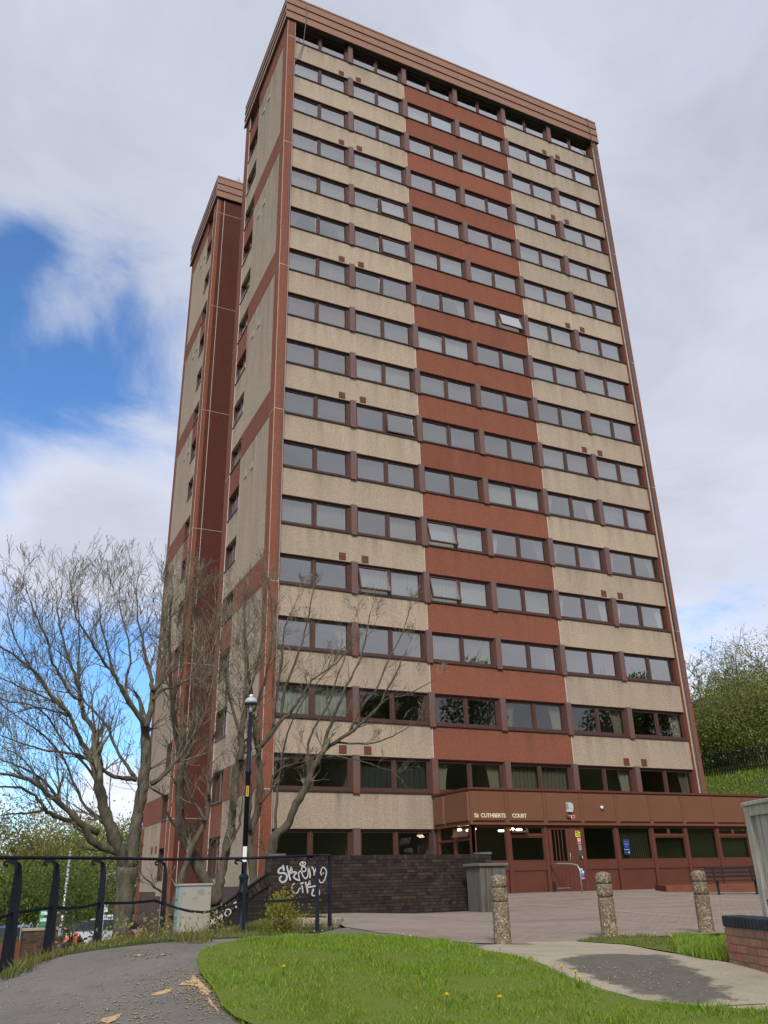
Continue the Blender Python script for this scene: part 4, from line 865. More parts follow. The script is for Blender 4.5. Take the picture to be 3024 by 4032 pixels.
# ------------------------------------------------------------------ black handrail
HR = thing('handrail', (-1, -17, -1.25), 'black iron handrail with curved posts along the left of the path', 'railing')
HP = [(-3.02, -19.3), (-2.51, -18.17), (-1.81, -17.24), (-.71, -16.03), (.55, -16.09), (1.74, -16.23), (2.25, -15.49)]
hz = [gz(x, y) for x, y in HP]; TOP = [z + 1.15 for z in hz]
P3 = [Vector((x, y, t)) for (x, y), t in zip(HP, TOP)]
start = P3[0] + (P3[0] - P3[1]) * 2.2; start.z = TOP[0] - .06
rail = [start] + P3
MB().tube(rail, .021, 8).build('top_rail', 'black_iron', HR, True)
PWD = [.125, .115, .10, .08, .055, .06, .08]
for i, (p, z) in enumerate(zip(P3, hz)):
    d = (rail[min(i + 2, len(rail) - 1)] - rail[i]); d.z = 0; d.normalize(); w = PWD[i]
    nrm = Vector((CAM.x - p.x, CAM.y - p.y, 0)).normalized(); side = Vector((nrm.y, -nrm.x, 0)) * -1
    if i == 6: MB().bar([(p.x, p.y, z - .1), (p.x, p.y, z + .6), (p.x, p.y, z + 1.15)], [.10, .085, .075], .05, d).build('post', 'black_iron', HR); continue
    lean = -side if i < 4 else -side
    pts = [Vector((p.x, p.y, z - .1)), Vector((p.x, p.y, z + .45)), Vector((p.x, p.y, z + .9)) + lean * .004, Vector((p.x, p.y, z + 1.06)) + lean * .02, Vector((p.x, p.y, z + 1.11)) + lean * .07, Vector((p.x, p.y, z + 1.12)) + lean * .14]
    MB().bar(pts, [w * 1.15, w, w * .8, w * .6, w * .45, w * .4], .04 if i < 4 else .03, side).build('post', 'black_iron', HR)
    cu = [pts[-1] + lean * (.03 * math.sin(t) + .0) + Vector((0, 0, -.025 + .025 * math.cos(t))) for t in np.linspace(0, 3.6, 8)]
    MB().bar(cu, .03, .02, side).build('scroll', 'black_iron', HR)
    MB().box(p.x - .1, p.x + .1, p.y - .07, p.y + .07, z - .02, z + .012).build('base_plate', 'black_iron', HR)
    for s in (-.07, .07): MB().lathe([(.014, 0), (.014, .018), (.006, .024)], (p.x + s, p.y - .05, z + .012), 8).build('bolt', 'galvanised', HR, True)
mid = []
for i in range(len(P3) - 1):
    a, b = P3[i], P3[i + 1]; h0 = .58 if i < 3 else .52
    sag = (.0, .03, .02, .14, .03, .0)[i]
    for t in np.linspace(0, 1, 7)[:-1]: q = a.lerp(b, t); q.z += -1.15 + h0 - sag * math.sin(math.pi * t); mid.append(q)
mid.append(P3[-1] + Vector((0, 0, -.63)))
mid = [start + Vector((0, 0, -.72)), P3[0] + (start - P3[0]) * .18 + Vector((0, 0, -.60))] + mid
MB().bar(mid, .035, .012, (0, 0, 1)).build('middle_rail', 'black_iron', HR)
extra = [P3[5] + Vector((.16, .45, 0)) * t + Vector((0, 0, -.62 - .55 * t)) for t in (0, .3, .6, 1.)]
MB().bar(extra, .05, .02, (1, 0, 0)).build('stay', 'black_iron', HR)

# ------------------------------------------------------------------ utility cabinet
CB = thing('utility_cabinet', (.53, -12.75, -1.45), 'pale beige metal utility cabinet standing behind the handrail under the trees', 'cabinet')
cx, cy, cz = .54, -12.83, gz(.54, -12.8)
dv = Vector((cx - CAM.x, cy - CAM.y, 0)).normalized(); rv = Vector((dv.y, -dv.x, 0)); rv = (rv + dv * .25).normalized(); dv = Vector((-rv.y, rv.x, 0))
def ob4(a, b, c, d): return [Vector((cx, cy, 0)) + rv * a + dv * c, Vector((cx, cy, 0)) + rv * b + dv * c, Vector((cx, cy, 0)) + rv * b + dv * d, Vector((cx, cy, 0)) + rv * a + dv * d]
def obox(mb, a, b, c, d, z0, z1): return mb.hexa([(q.x, q.y, z0) for q in ob4(a, b, c, d)], [(q.x, q.y, z1) for q in ob4(a, b, c, d)])
obox(MB(), -.31, .31, 0, .32, cz - .1, cz + .93).build('body', 'cabinet_side', CB, bevel=.01)
obox(MB(), -.25, .30, -.012, 0, cz + .04, cz + .87).build('door', 'cabinet_paint', CB)
obox(MB(), -.33, .33, -.02, .34, cz + .93, cz + .965).build('lid', 'cabinet_paint', CB)
for a, z in ((-.22, .12), (.26, .12), (.26, .78), (-.22, .78)): obox(MB(), a - .012, a + .012, -.02, -.012, cz + z, cz + z + .024).build('lock', 'galvanised', CB)

# ------------------------------------------------------------------ lamp post
lx, ly_ = 1.41, -13.07; lz = -1.22
LP = thing('street_lamp', (lx, ly_, lz), 'slim black lamp post with grey mushroom lantern rising before the bare trees', 'street lamp')
MB().lathe([(.13, -.1), (.13, .03), (.10, .06), (.095, .55), (.12, .58), (.12, .62), (.085, .66), (.08, .82), (.095, .84), (.095, .88), (.055, .93)], (lx, ly_, lz), 14).build('pedestal', 'black_iron', LP, True)
MB().lathe([(.052, .9), (.050, 2.78), (.065, 2.80), (.07, 2.84), (.065, 2.88), (.046, 2.90), (.040, 4.04)], (lx, ly_, lz), 12).build('shaft', 'black_iron', LP, True)
MB().lathe([(.036, 4.04), (.036, 4.22)], (lx, ly_, lz), 12).build('neck', 'lamp_grey', LP, True)
MB().lathe([(.128, 4.205), (.136, 4.21), (.136, 4.235), (.125, 4.24)], (lx, ly_, lz), 24).build('gasket', 'lamp_dark', LP, True)
MB().lathe([(.136, 4.237), (.132, 4.27), (.115, 4.31), (.085, 4.34), (.04, 4.355)], (lx, ly_, lz), 24).build('hood', 'lamp_grey', LP, True)
MB().lathe([(.036, 4.355), (.036, 4.41), (.03, 4.415)], (lx, ly_, lz), 12).build('photocell', 'white_plastic', LP, True)
tv = Vector((CAM.x - lx, CAM.y - ly_, 0)).normalized(); sv = Vector((-tv.y, tv.x, 0))
def plate(z0, z1, w, off, mat, nm):
    c = Vector((lx, ly_, 0)) + tv * off
    return MB().hexa([tuple(c - sv * w + Vector((0, 0, z0))), tuple(c + sv * w + Vector((0, 0, z0))), tuple(c + sv * w - tv * .01 + Vector((0, 0, z0))), tuple(c - sv * w - tv * .01 + Vector((0, 0, z0)))], [tuple(c - sv * w + Vector((0, 0, z1))), tuple(c + sv * w + Vector((0, 0, z1))), tuple(c + sv * w - tv * .01 + Vector((0, 0, z1))), tuple(c - sv * w - tv * .01 + Vector((0, 0, z1)))]).build(nm, mat, LP)
plate(lz + 2.36, lz + 2.56, .028, .054, 'label_amber', 'number_plate')
for i in range(5): plate(lz + 2.385 + .034 * i, lz + 2.405 + .034 * i, .014, .0565, 'ink', 'digit')
plate(lz + 1.14, lz + 1.42, .04, .056, 'white_plastic', 'sticker')

# ------------------------------------------------------------------ timber fence on a low brick wall
fa = Vector((*ground_at(2873, 3796), 0)); fb = Vector((*ground_at(3024, 3838), 0)); fd = (fb - fa).normalized(); fn = Vector((fd.y, -fd.x, 0)); fn = fn if fn.dot(CAM - fa) > 0 else -fn
zt_ = -.905; zb_ = gz(fa.x, fa.y) - .05
BW = thing('brick_wall', (fa.x + fd.x * .8, fa.y + fd.y * .8, zb_), 'low red brick wall with dark blue coping at the right edge', 'wall')
def fq(t, o, z): q = fa + fd * t + fn * o; return (q.x, q.y, z)
def fbox(t0, t1, o0, o1, z0, z1): return MB().hexa([fq(t0, o0, z0), fq(t1, o0, z0), fq(t1, o1, z0), fq(t0, o1, z0)], [fq(t0, o0, z1), fq(t1, o0, z1), fq(t1, o1, z1), fq(t0, o1, z1)])
def obrick(t0, t1, o0, o1, z0, z1, mat, parent, bev=.006):
    return fbox(t0, t1, min(o0, o1), max(o0, o1), z0, z1) if False else fbox(t0, t1, max(o0, o1), min(o0, o1), z0, z1).build('brick', mat, parent, bevel=bev)
fbox(.012, 2.4, -.012, -.20, zb_ - .3, zt_ - .09).build('wall_core', 'mortar_pale', BW)
z = zt_ - .108 - .012; row = 0
while z > zb_ - .15:
    t = 0. if row % 2 == 0 else -.0
    first = .215 if row % 2 == 0 else .1025
    L_ = first; x = 0.
    while x < 2.3:
        j = random.uniform(-.003, .003)
        obrick(x + .001, x + L_, j, -.10, z - .065, z, 'brick_red', BW); obrick(x + .001, x + L_, -.112, -.212, z - .065, z, 'brick_red', BW) if x < .3 else None
        x += L_ + .010; L_ = .215 if random.random() < .8 else .1025
    z -= .075; row += 1
x = 0.; obrick(-.004, .215, .006, -.216, zt_ - .106, zt_, 'brick_blue', BW, .012); x = .225
while x < 2.3: j = random.uniform(-.003, .003); obrick(x, x + .066, .006 + j, -.216, zt_ - .106, zt_ + j, 'brick_blue', BW, .008); x += .076
TF = thing('timber_fence', (fa.x + fd.x * .8, fa.y + fd.y * .8, zb_), 'weathered grey timber fence with square post behind the brick wall', 'fence')
zf = .175
t0 = .46
fbox(t0, t0 + .11, -.225, -.335, zb_ - .1, zf - .03).build('post', 'old_timber', TF, bevel=.008)
fbox(t0 + .02, 2.6, -.20, -.37, zf - .03, zf + .008).build('capping', 'old_timber', TF, bevel=.006)
fbox(t0 + .11, 2.6, -.235, -.275, zf - .13, zf - .03).build('rail', 'old_timber', TF); fbox(t0 + .11, 2.6, -.235, -.275, -.75, -.65).build('rail', 'old_timber', TF)
x = t0 + .115
while x < 2.5: fbox(x, x + .095, -.276 - random.uniform(0, .008), -.30, zb_ - .05, zf - .035).build('board', 'old_timber', TF); x += .103

# ------------------------------------------------------------------ entrance fittings
RD = reg(2150, 3100, .24111)
def onplane(y, a, b, c, d, rg=RD):
    p = py(*rg(a, b), y); q = py(*rg(c, d), y); return p.x, q.x, q.z, p.z
def board(name, y, r, mat, label, cat, marks=()):
    x0, x1, z0, z1 = onplane(y, *r); T = thing(name, ((x0 + x1) / 2, y, z0), label, cat)
    MB().box(x0, x1, y - .006, y, z0, z1).build('plate', mat, T)
    for (a, b, c, d, m) in marks: MB().box(x0 + (x1 - x0) * a, x0 + (x1 - x0) * c, y - .0085, y - .0055, z1 + (z0 - z1) * d, z1 + (z0 - z1) * b).build('print', m, T)
    return T
ys = GYF - .042
board('notice', ys, (472, 712, 582, 810), 'sign_yellow', 'yellow notice above the keypad beside the entrance door', 'sign', [(.05, .1, .45, .3, 'ink'), (.6, .04, .92, .16, 'ink')] + [(.1, .42 + .12 * i, .9 - .1 * (i % 2), .47 + .12 * i, 'ink') for i in range(4)])
board('notice', ys, (512, 830, 570, 930), 'sign_white', 'white and pink notice just above the entrance keypad', 'sign', [(.0, .45, 1., 1., 'sign_pink'), (.3, .1, .75, .35, 'sign_red'), (.15, .6, .85, .66, 'sign_white'), (.15, .75, .8, .8, 'sign_white')])
T = board('entry_panel', ys, (516, 935, 600, 1108), 'steel_panel', 'grey steel entry keypad panel beside the entrance door', 'keypad', [(.2 + .24 * i, .08 + .12 * j, .34 + .24 * i, .14 + .12 * j, 'white_plastic') for i in range(3) for j in range(4)])
board('notice', ys, (552, 1118, 632, 1190), 'ink', 'small black, white and red notice below the entry keypad', 'sign', [(.45, .0, 1., .55, 'sign_white'), (.45, .6, 1., .95, 'sign_red'), (.6, .15, .8, .4, 'ink')])
board('notice', ys - .005, (532, 1318, 640, 1515), 'sign_blue', 'blue notice with white panel low beside the entrance door', 'sign', [(.15, .05, .7, .15, 'sign_white'), (.08, .22, .92, .42, 'sign_white'), (.08, .43, .92, .68, 'sign_lightblue'), (.4, .26, .6, .38, 'sign_blue'), (.12, .76, .92, .92, 'sign_pink')])
board('window_notice', GYF - .012, (1250, 845, 1380, 1100), 'sign_blue', 'dark blue notice stuck on the window right of the door', 'sign', [(.1, .14, .95, .18, 'sign_lightblue'), (.08, .28, .95, .36, 'sign_lightblue'), (.3, .44, .7, .5, 'sign_lightblue'), (.05, .66, .95, .68, 'sign_white'), (.2, .82, .3, .9, 'sign_lightblue'), (.7, .8, .85, .9, 'sign_white')])
fy = EY + .03 - .071
x0, x1, z0, z1 = onplane(fy, 318, 255, 412, 405); FL = thing('floodlight', ((x0 + x1) / 2, fy, z0), 'grey bulkhead floodlight on the brown fascia above the door', 'light')
MB().prism([(x0, fy, z0 + .12), (x0, fy, z1 + .02), (x0, fy - .16, z1 - .05), (x0, fy - .17, z0 + .12)], (0, 0, 0), (x1 - x0, 0, 0)).build('housing', 'lamp_grey', FL)
MB().prism([(x0 + .01, fy, z0), (x0 + .01, fy, z0 + .118), (x0 + .01, fy - .165, z0 + .118), (x0 + .01, fy - .12, z0)], (0, 0, 0), (x1 - x0 - .02, 0, 0)).build('lens', 'white_plastic', FL)
x0, x1, z0, z1 = onplane(fy, 328, 432, 402, 520); c = ((x0 + x1) / 2, fy, (z0 + z1) / 2)
AL = thing('alarm_sounder', c, 'round red alarm sounder under the floodlight', 'alarm'); r_ = (x1 - x0) / 2
mb = MB().lathe([(r_, 0), (r_, .04), (r_ * .8, .07), (r_ * .3, .085)], (0, 0, 0), 18); mb.v = [(c[0] + a, c[1] - z, c[2] + b) for a, b, z in mb.v]; mb.build('dome', 'vent_red', AL, True)
mb = MB().lathe([(r_ * .5, 0), (r_ * .45, .02)], (0, 0, 0), 12); mb.v = [(c[0] + a, c[1] - .08 - z, c[2] + b) for a, b, z in mb.v]; mb.build('grille', 'cornice_brown', AL, True)
board('alarm_sign', fy - .002, (402, 453, 470, 505), 'sign_white', 'small red and white sign beside the alarm sounder', 'sign', [(.2, .1, .95, .9, 'sign_red')])
p = py(*RD(915, 330), fy - .06); CV = thing('security_camera', (p.x, fy, p.z), 'small white dome security camera on the brown fascia', 'camera')
mb = MB().lathe([(.045, 0), (.06, .02), (.066, .05), (.058, .085), (.03, .105)], (0, 0, 0), 16); mb.v = [(p.x + a, fy - z, p.z + b) for a, b, z in mb.v]; mb.build('housing', 'white_plastic', CV, True)
mb = MB().lathe([(.03, 0), (.034, .03), (.02, .05)], (0, 0, 0), 12); mb.v = [(p.x + .045 + a, fy - .06 - z, p.z - .005 + b) for a, b, z in mb.v]; mb.build('lens', 'ink', CV, True)
a = py(*RE(397, 745), GYF - .08); bx_, by_ = 16.35, -4.0; zg = gz(bx_, by_)
pts = [a, a + Vector((.05, -.5, .02)), Vector((bx_ - .08, by_ + .35, a.z)), Vector((bx_ - .02, by_ + .1, a.z - .05)), Vector((bx_, by_, a.z - .22)), Vector((bx_, by_, zg))]
tag(MB().tube(pts, .027, 10).build('grab_rail', 'galvanised', None, True), 'bent galvanised grab rail outside the entrance door', 'railing')
# planter and bench
PL = thing('planter', (21.5, -6, -1.1), 'low red brown brick planter in front of the entrance block on the right', 'planter')
c0, c1, c2, c3 = (19.0, -5.3), (22.3, -7.4), (23.6, -5.2), (20.0, -3.6)
def wallseg(a, b, t=.2):
    a = Vector((*a, 0)); b = Vector((*b, 0)); d = (b - a).normalized(); n_ = Vector((-d.y, d.x, 0)) * t
    MB().hexa([(a.x, a.y, -1.4), (b.x, b.y, -1.4), (b.x + n_.x, b.y + n_.y, -1.4), (a.x + n_.x, a.y + n_.y, -1.4)], [(a.x, a.y, -.83), (b.x, b.y, -.83), (b.x + n_.x, b.y + n_.y, -.83), (a.x + n_.x, a.y + n_.y, -.83)]).build('side', 'planter_brick', PL)
wallseg(c0, c1); wallseg(c1, c2); wallseg(c2, c3); wallseg(c3, c0)
MB().quad((c0[0] + .15, c0[1] + .1, -.90), (c1[0], c1[1] + .15, -.90), (c2[0] - .1, c2[1], -.90), (c3[0], c3[1] - .1, -.90)).build('soil', 'soil_grass', PL)
BN = thing('bench', (20.2, -8.5, -1.15), 'dark slatted bench partly hidden by the timber fence post', 'bench')
b0 = Vector((18.45, -7.9, 0)); bd = Vector((.86, -.51, 0)).normalized(); bn = Vector((-bd.y, bd.x, 0)); bz = gz(19.2, -8.4)
def bq(t, o, z): q = b0 + bd * t + bn * o; return (q.x, q.y, bz + z)
def bbox(t0, t1, o0, o1, z0, z1, nm): return MB().hexa([bq(t0, o0, z0), bq(t1, o0, z0), bq(t1, o1, z0), bq(t0, o1, z0)], [bq(t0, o0, z1), bq(t1, o0, z1), bq(t1, o1, z1), bq(t0, o1, z1)]).build(nm, 'bench_iron', BN)
for i in range(4): bbox(0, 1.8, .0 + .11 * i, .09 + .11 * i, .42, .455, 'seat_slat')
for i in range(3): bbox(.05, 1.75, .47, .50, .52 + .12 * i, .60 + .12 * i, 'back_slat')
for t in (.3, 1.5): bbox(t, t + .06, .17, .25, 0, .42, 'leg'); bbox(t, t + .06, .43, .47, .40, .82, 'back_support'); bbox(t - .05, t + .11, .02, .44, 0, .03, 'foot')

ka = Vector((*ground_at(*RM(250, 1122)), 0)); kb = Vector((*ground_at(*RM(640, 1122)), 0)); kd = (kb - ka).normalized(); kn = Vector((-kd.y, kd.x, 0)); KB = thing('kerb_block', ((ka.x + kb.x) / 2, (ka.y + kb.y) / 2, gz(kb.x, kb.y)), 'low worn concrete kerb between the shrub and the end handrail post', 'kerb')
for t0_, t1_ in ((0, .48), (.49, 1.)):
    a_, b_ = ka.lerp(kb, t0_), ka.lerp(kb, t1_); zk = gz((a_.x + b_.x) / 2, (a_.y + b_.y) / 2)
    MB().hexa([(a_.x, a_.y, zk - .1), (b_.x, b_.y, zk - .1), (b_.x + kn.x * .25, b_.y + kn.y * .25, zk - .1), (a_.x + kn.x * .25, a_.y + kn.y * .25, zk - .1)], [(a_.x, a_.y, zk + .11), (b_.x, b_.y, zk + .11), (b_.x + kn.x * .25, b_.y + kn.y * .25, zk + .11), (a_.x + kn.x * .25, a_.y + kn.y * .25, zk + .11)]).build('kerb_stone', 'old_concrete', KB, bevel=.02)

def strip(name, pts, wid, mat):
    P = [Vector((*ground_at(*RE(*q)), 0)) for q in pts]; L_, R_ = [], []
    for i, q in enumerate(P):
        d_ = (P[min(i + 1, len(P) - 1)] - P[max(i - 1, 0)]).normalized(); n_ = Vector((-d_.y, d_.x, 0)) * wid / 2; L_.append(tuple((q + n_)[:2])); R_.append(tuple((q - n_)[:2]))
    o, _ = sheet(name, L_ + R_[::-1], .017, mat, .5); return struct(o)
strip('drain_channel', [(170, 974), (620, 1004), (1000, 1038), (1400, 1066)], .14, 'old_concrete')
strip('paving_band', [(560, 930), (1000, 935), (1600, 958)], .30, 'old_concrete')
# ------------------------------------------------------------------ bare trees in front of the tower
class Grower:
    def __init__(s, seed, up=.30, twig=.0040):
        s.r = random.Random(seed); s.twigs = MB(); s.up = up; s.tw = twig; s.count = 0; s.lich = []
    def branch(s, p, d, length, rad, lev):
        rnd = s.r; n = 4 if lev else 6; step = length / n; pts = [p.copy()]; rads = [rad]; d = d.normalized(); kids = []
        for i in range(n):
            d = (d + Vector((rnd.gauss(0, .09), rnd.gauss(0, .09), rnd.gauss(0, .06) + s.up * (.36 if lev > 1 else .33)))).normalized()
            p = p + d * step; pts.append(p.copy()); rads.append(max(s.tw, rad * (1 - .72 * (i + 1) / n)))
            kids.append((p.copy(), d.copy(), rads[-1], (i + 1) / n))
        if lev >= 2: rads[-1] = s.tw * 1.7; rads[-2] = s.tw
        s.twigs.tube(pts, rads, 4 if rad > .012 else 3, cap=False); s.count += 1
        if lev >= 3: return
        m = (4, 3, 2)[lev]
        for i in range(m + rnd.randint(0, 2)):
            q, dd, rr, t = kids[min(len(kids) - 1, int(rnd.uniform(.0, 1) * len(kids)))]
            az = dd.orthogonal().normalized(); az.rotate(Matrix.Rotation(rnd.uniform(0, 6.283), 3, dd))
            nd = dd * rnd.uniform(.8, 1.1) + az * rnd.uniform(.45, .9)
            s.branch(q, nd, length * rnd.uniform(.42, .74), max(s.tw, min(rr * .75, rad * .6)), lev + 1)
def px_rad(p, wpx): return wpx * .5 * (p - CAM).dot(_f) / FPX
def tree(label, base_uv, r, limbs, seed, per=1.0, blen=1.5, up=.3, ground=None, group='bare trees beside the tower'):
    """limbs: (region, points, start width, end width, depth drift, twig density)"""
    rnd = random.Random(seed); b = pr(*base_uv, r); zb = gz(b.x, b.y)
    T = thing('bare_tree', (b.x, b.y, zb), label, 'tree', group)
    trunk = MB(); G_ = Grower(seed, up)
    for li, (rg, pts, w0, w1, dz, den) in enumerate(limbs):
        P = []; n = len(pts); off0 = 0 if li == 0 else rnd.uniform(-.1, .1)
        for i, q in enumerate(pts): P.append(pr(*rg(*q), r + off0 + dz * i / max(1, n - 1)))
        if li == 0: P.insert(0, Vector((P[0].x, P[0].y, min(P[0].z - .05, zb - .3))))
        Q = []
        for i in range(len(P) - 1):
            p0 = P[max(i - 1, 0)]; p1 = P[i]; p2 = P[i + 1]; p3 = P[min(i + 2, len(P) - 1)]
            for t in (0, .34, .67): Q.append(.5 * ((2 * p1) + (p2 - p0) * t + (2 * p0 - 5 * p1 + 4 * p2 - p3) * t * t + (3 * p1 - p0 - 3 * p2 + p3) * t ** 3))
        Q.append(P[-1]); m = len(Q); sc = rg(1, 0)[0] - rg(0, 0)[0]
        ra = [px_rad(q, sc * (w0 + (w1 - w0) * (i / (m - 1)) ** .8)) * rnd.uniform(.88, 1.12) for i, q in enumerate(Q)]
        if li == 0: ra[0] *= 1.35; ra[1] *= 1.15
        for i in range(1, m - 1): Q[i] = Q[i] + Vector((rnd.gauss(0, .012), rnd.gauss(0, .012), rnd.gauss(0, .01)))
        trunk.tube(Q, ra, 12 if w0 > 40 else 7)
        Lt = sum((Q[i + 1] - Q[i]).length for i in range(m - 1)); acc = 0
        for i in range(1, m):
            seg = (Q[i] - Q[i - 1]).length; acc += seg; t = acc / Lt
            k = den * per * seg * (.35 + 1.3 * t); cnt = int(k) + (1 if rnd.random() < k % 1 else 0)
            d = (Q[i] - Q[i - 1]).normalized()
            for _ in range(cnt):
                az = d.orthogonal().normalized(); az.rotate(Matrix.Rotation(rnd.uniform(0, 6.283), 3, d))
                G_.branch(Q[i - 1].lerp(Q[i], rnd.random()), d * rnd.uniform(.3, .9) + az * rnd.uniform(.5, 1.) + Vector((0, 0, .25)), blen * rnd.uniform(.45, 1.1) * (1.05 - .35 * t), min(ra[i] * .5, .030) * rnd.uniform(.7, 1.1), 1)
        if den: G_.branch(Q[-1], (Q[-1] - Q[-2]).normalized(), blen * rnd.uniform(.5, .75), max(.006, ra[-1]), 0)
    trunk.build('trunk', 'bark', T, True)
    G_.twigs.build('crown', 'twig', T, True)
    return T, G_.count
rl = lambda L_: [(x * 1.1, y * 1.1 + 995.4) for x, y in L_]
t1 = tree('large bare tree with forked trunk left of the tower, behind the handrail', RL(725, 1100), 21., [
    (RL, [(724, 1095), (730, 980), (737, 850), (746, 720), (756, 620)], 104, 122, 0, 0),
    (RS, [(820, 1690), (790, 1600), (745, 1490), (690, 1340), (650, 1200), (640, 1090)], 92, 60, -.5, 0.3),
    (RS, [(640, 1110), (590, 980), (540, 870), (500, 800), (460, 700), (400, 630), (330, 560), (280, 460), (180, 360), (60, 280), (-30, 220)], 40, 9, -1.6, 1.6),
    (RS, [(645, 1110), (655, 1040), (640, 930), (620, 810), (560, 700), (525, 600), (510, 480), (470, 380), (430, 250), (390, 100), (372, -30)], 48, 8, .8, 1.6),
    (RS, [(330, 560), (230, 420), (130, 260), (70, 110), (50, 10)], 18, 6, -.6, 1.9),
    (RS, [(400, 630), (260, 560), (120, 500), (-10, 440)], 18, 6, -.9, 1.9),
    (RS, [(300, 1200), (220, 1060), (130, 960), (20, 900)], 16, 6, .4, 1.7),
    (RS, [(460, 700), (340, 660), (200, 640), (40, 700)], 16, 6, -.5, 1.7),
    (RS, [(530, 590), (470, 560), (380, 410), (330, 330), (310, 200), (240, 60), (200, -50)], 26, 7, -.8, 1.7),
    (RS, [(520, 520), (510, 350), (520, 200), (515, 60), (505, -70)], 16, 6, .5, 1.7),
    (RS, [(850, 1690), (865, 1560), (880, 1440), (905, 1320), (925, 1200), (932, 1120), (950, 1000), (955, 850), (945, 760)], 92, 58, .3, .25),
    (RS, [(945, 770), (900, 680), (840, 600), (800, 530), (760, 450), (700, 370), (640, 280), (570, 170), (500, 60), (475, -60)], 40, 7, -1.2, 1.6),
    (RS, [(945, 770), (975, 680), (990, 600), (998, 520), (985, 430), (950, 300), (930, 200), (900, 60), (893, -90)], 50, 7, .6, 1.7),
    (RS, [(998, 530), (1050, 440), (1078, 300), (1072, 150), (1090, 0), (1098, -90)], 34, 7, 1.2, 1.7),
    (RS, [(840, 610), (820, 480), (850, 350), (840, 200), (800, 60), (780, -60)], 20, 6, .9, 1.8),
    (RS, [(760, 450), (700, 250), (660, 80), (645, -60)], 18, 6, -.3, 1.7),
    (RS, [(1000, 590), (1060, 530), (1150, 500), (1250, 440), (1340, 350), (1400, 230)], 22, 6, .9, 1.5),
    (RS, [(890, 1110), (800, 1100), (720, 1080), (640, 1020), (540, 960), (400, 930), (270, 910), (130, 870), (0, 820)], 34, 7, -1.4, 1.4),
    (RS, [(985, 1140), (1060, 1090), (1130, 1010), (1200, 930), (1245, 850), (1310, 740), (1360, 600)], 36, 8, .4, 1.2),
    (RS, [(880, 1090), (800, 980), (745, 880), (700, 770), (640, 690), (560, 610), (470, 500)], 26, 8, .5, 1.4),
    (RS, [(800, 1590), (690, 1560), (620, 1530), (560, 1440), (480, 1350), (380, 1260), (300, 1200), (200, 1120), (100, 1080), (-20, 1070)], 60, 16, -1.5, 1.0),
    (RS, [(640, 1460), (540, 1410), (420, 1370), (330, 1330), (290, 1290), (230, 1220), (130, 1165), (-20, 1160)], 40, 12, -.8, 1.0),
    (RS, [(300, 1310), (200, 1330), (100, 1330), (-20, 1350)], 20, 7, -.5, 1.2),
    (RS, [(400, 1270), (290, 1120), (180, 1050), (60, 1000), (-30, 960)], 22, 7, -.8, 1.2),
    (RS, [(740, 1480), (680, 1380), (560, 1290), (480, 1130), (420, 980), (330, 860), (200, 760), (60, 660)], 26, 7, .9, 1.2),
    (RS, [(690, 1340), (640, 1160), (560, 1020), (430, 880), (300, 690), (180, 620), (20, 590)], 24, 7, .4, 1.3),
], 11, 3.3, 1.3, .30)
t2 = tree('bare tree with slender crossing stems rising behind the beige cabinet', RL(1020, 1060), 22.3, [
    (RL, [(1020, 1060), (1035, 900), (1060, 760), (1100, 620), (1150, 480), (1220, 350), (1240, 200)], 62, 26, .2, .3),
    (RL, [(1030, 940), (980, 800), (920, 740), (860, 690)], 20, 8, -.4, 1.6),
    (RL, [(1060, 750), (1090, 640), (1120, 540)], 40, 30, .2, .6),
    (RL, [(1240, 200), (1230, 60), (1260, -120), (1330, -300), (1350, -480)], 24, 7, .8, 1.6),
    (RL, [(1220, 350), (1160, 250), (1100, 100), (1130, -60), (1180, -250), (1190, -450)], 22, 7, .4, 1.6),
], 12, 2.4, .9, .28)
t3 = tree('bare two stemmed tree with grey trunks, one leaning left, behind the lamp post', RL(1285, 880), 23., [
    (RL, [(1285, 880), (1300, 760), (1312, 680), (1340, 540), (1370, 400), (1385, 250), (1400, 100), (1420, 0)], 66, 42, .4, .4),
    (RT, [(1425, 1650), (1440, 1500), (1455, 1300), (1460, 1100), (1455, 900), (1450, 720)], 40, 9, .5, 1.8),
    (RL, [(1285, 840), (1240, 740), (1180, 630), (1120, 520), (1075, 400), (1060, 280), (1070, 120), (1080, 20)], 74, 46, -.5, .3),
    (RT, [(1080, 1690), (1065, 1600), (1040, 1450), (1022, 1300), (1010, 1150), (1005, 980), (1010, 800), (1025, 640)], 44, 9, -.4, 1.7),
    (RT, [(1075, 1690), (1100, 1580), (1130, 1500), (1170, 1350), (1200, 1150), (1180, 950), (1155, 780), (1165, 640)], 34, 7, .3, 1.7),
    (RT, [(1022, 1300), (1080, 1120), (1090, 900), (1110, 700), (1115, 600)], 24, 7, .4, 1.8),
    (RT, [(1440, 1500), (1380, 1350), (1340, 1150), (1300, 900), (1280, 700)], 22, 7, .3, 1.7),
    (RT, [(1455, 1300), (1520, 1100), (1560, 900), (1570, 740)], 20, 6, .2, 1.6),
    (RL, [(1340, 540), (1400, 430), (1430, 330), (1440, 200)], 16, 7, .2, 1.2),
    (RL, [(1075, 400), (1000, 330), (960, 200), (900, 160)], 26, 8, -.3, 1.4),
], 13, 3.0, 1.1, .34)
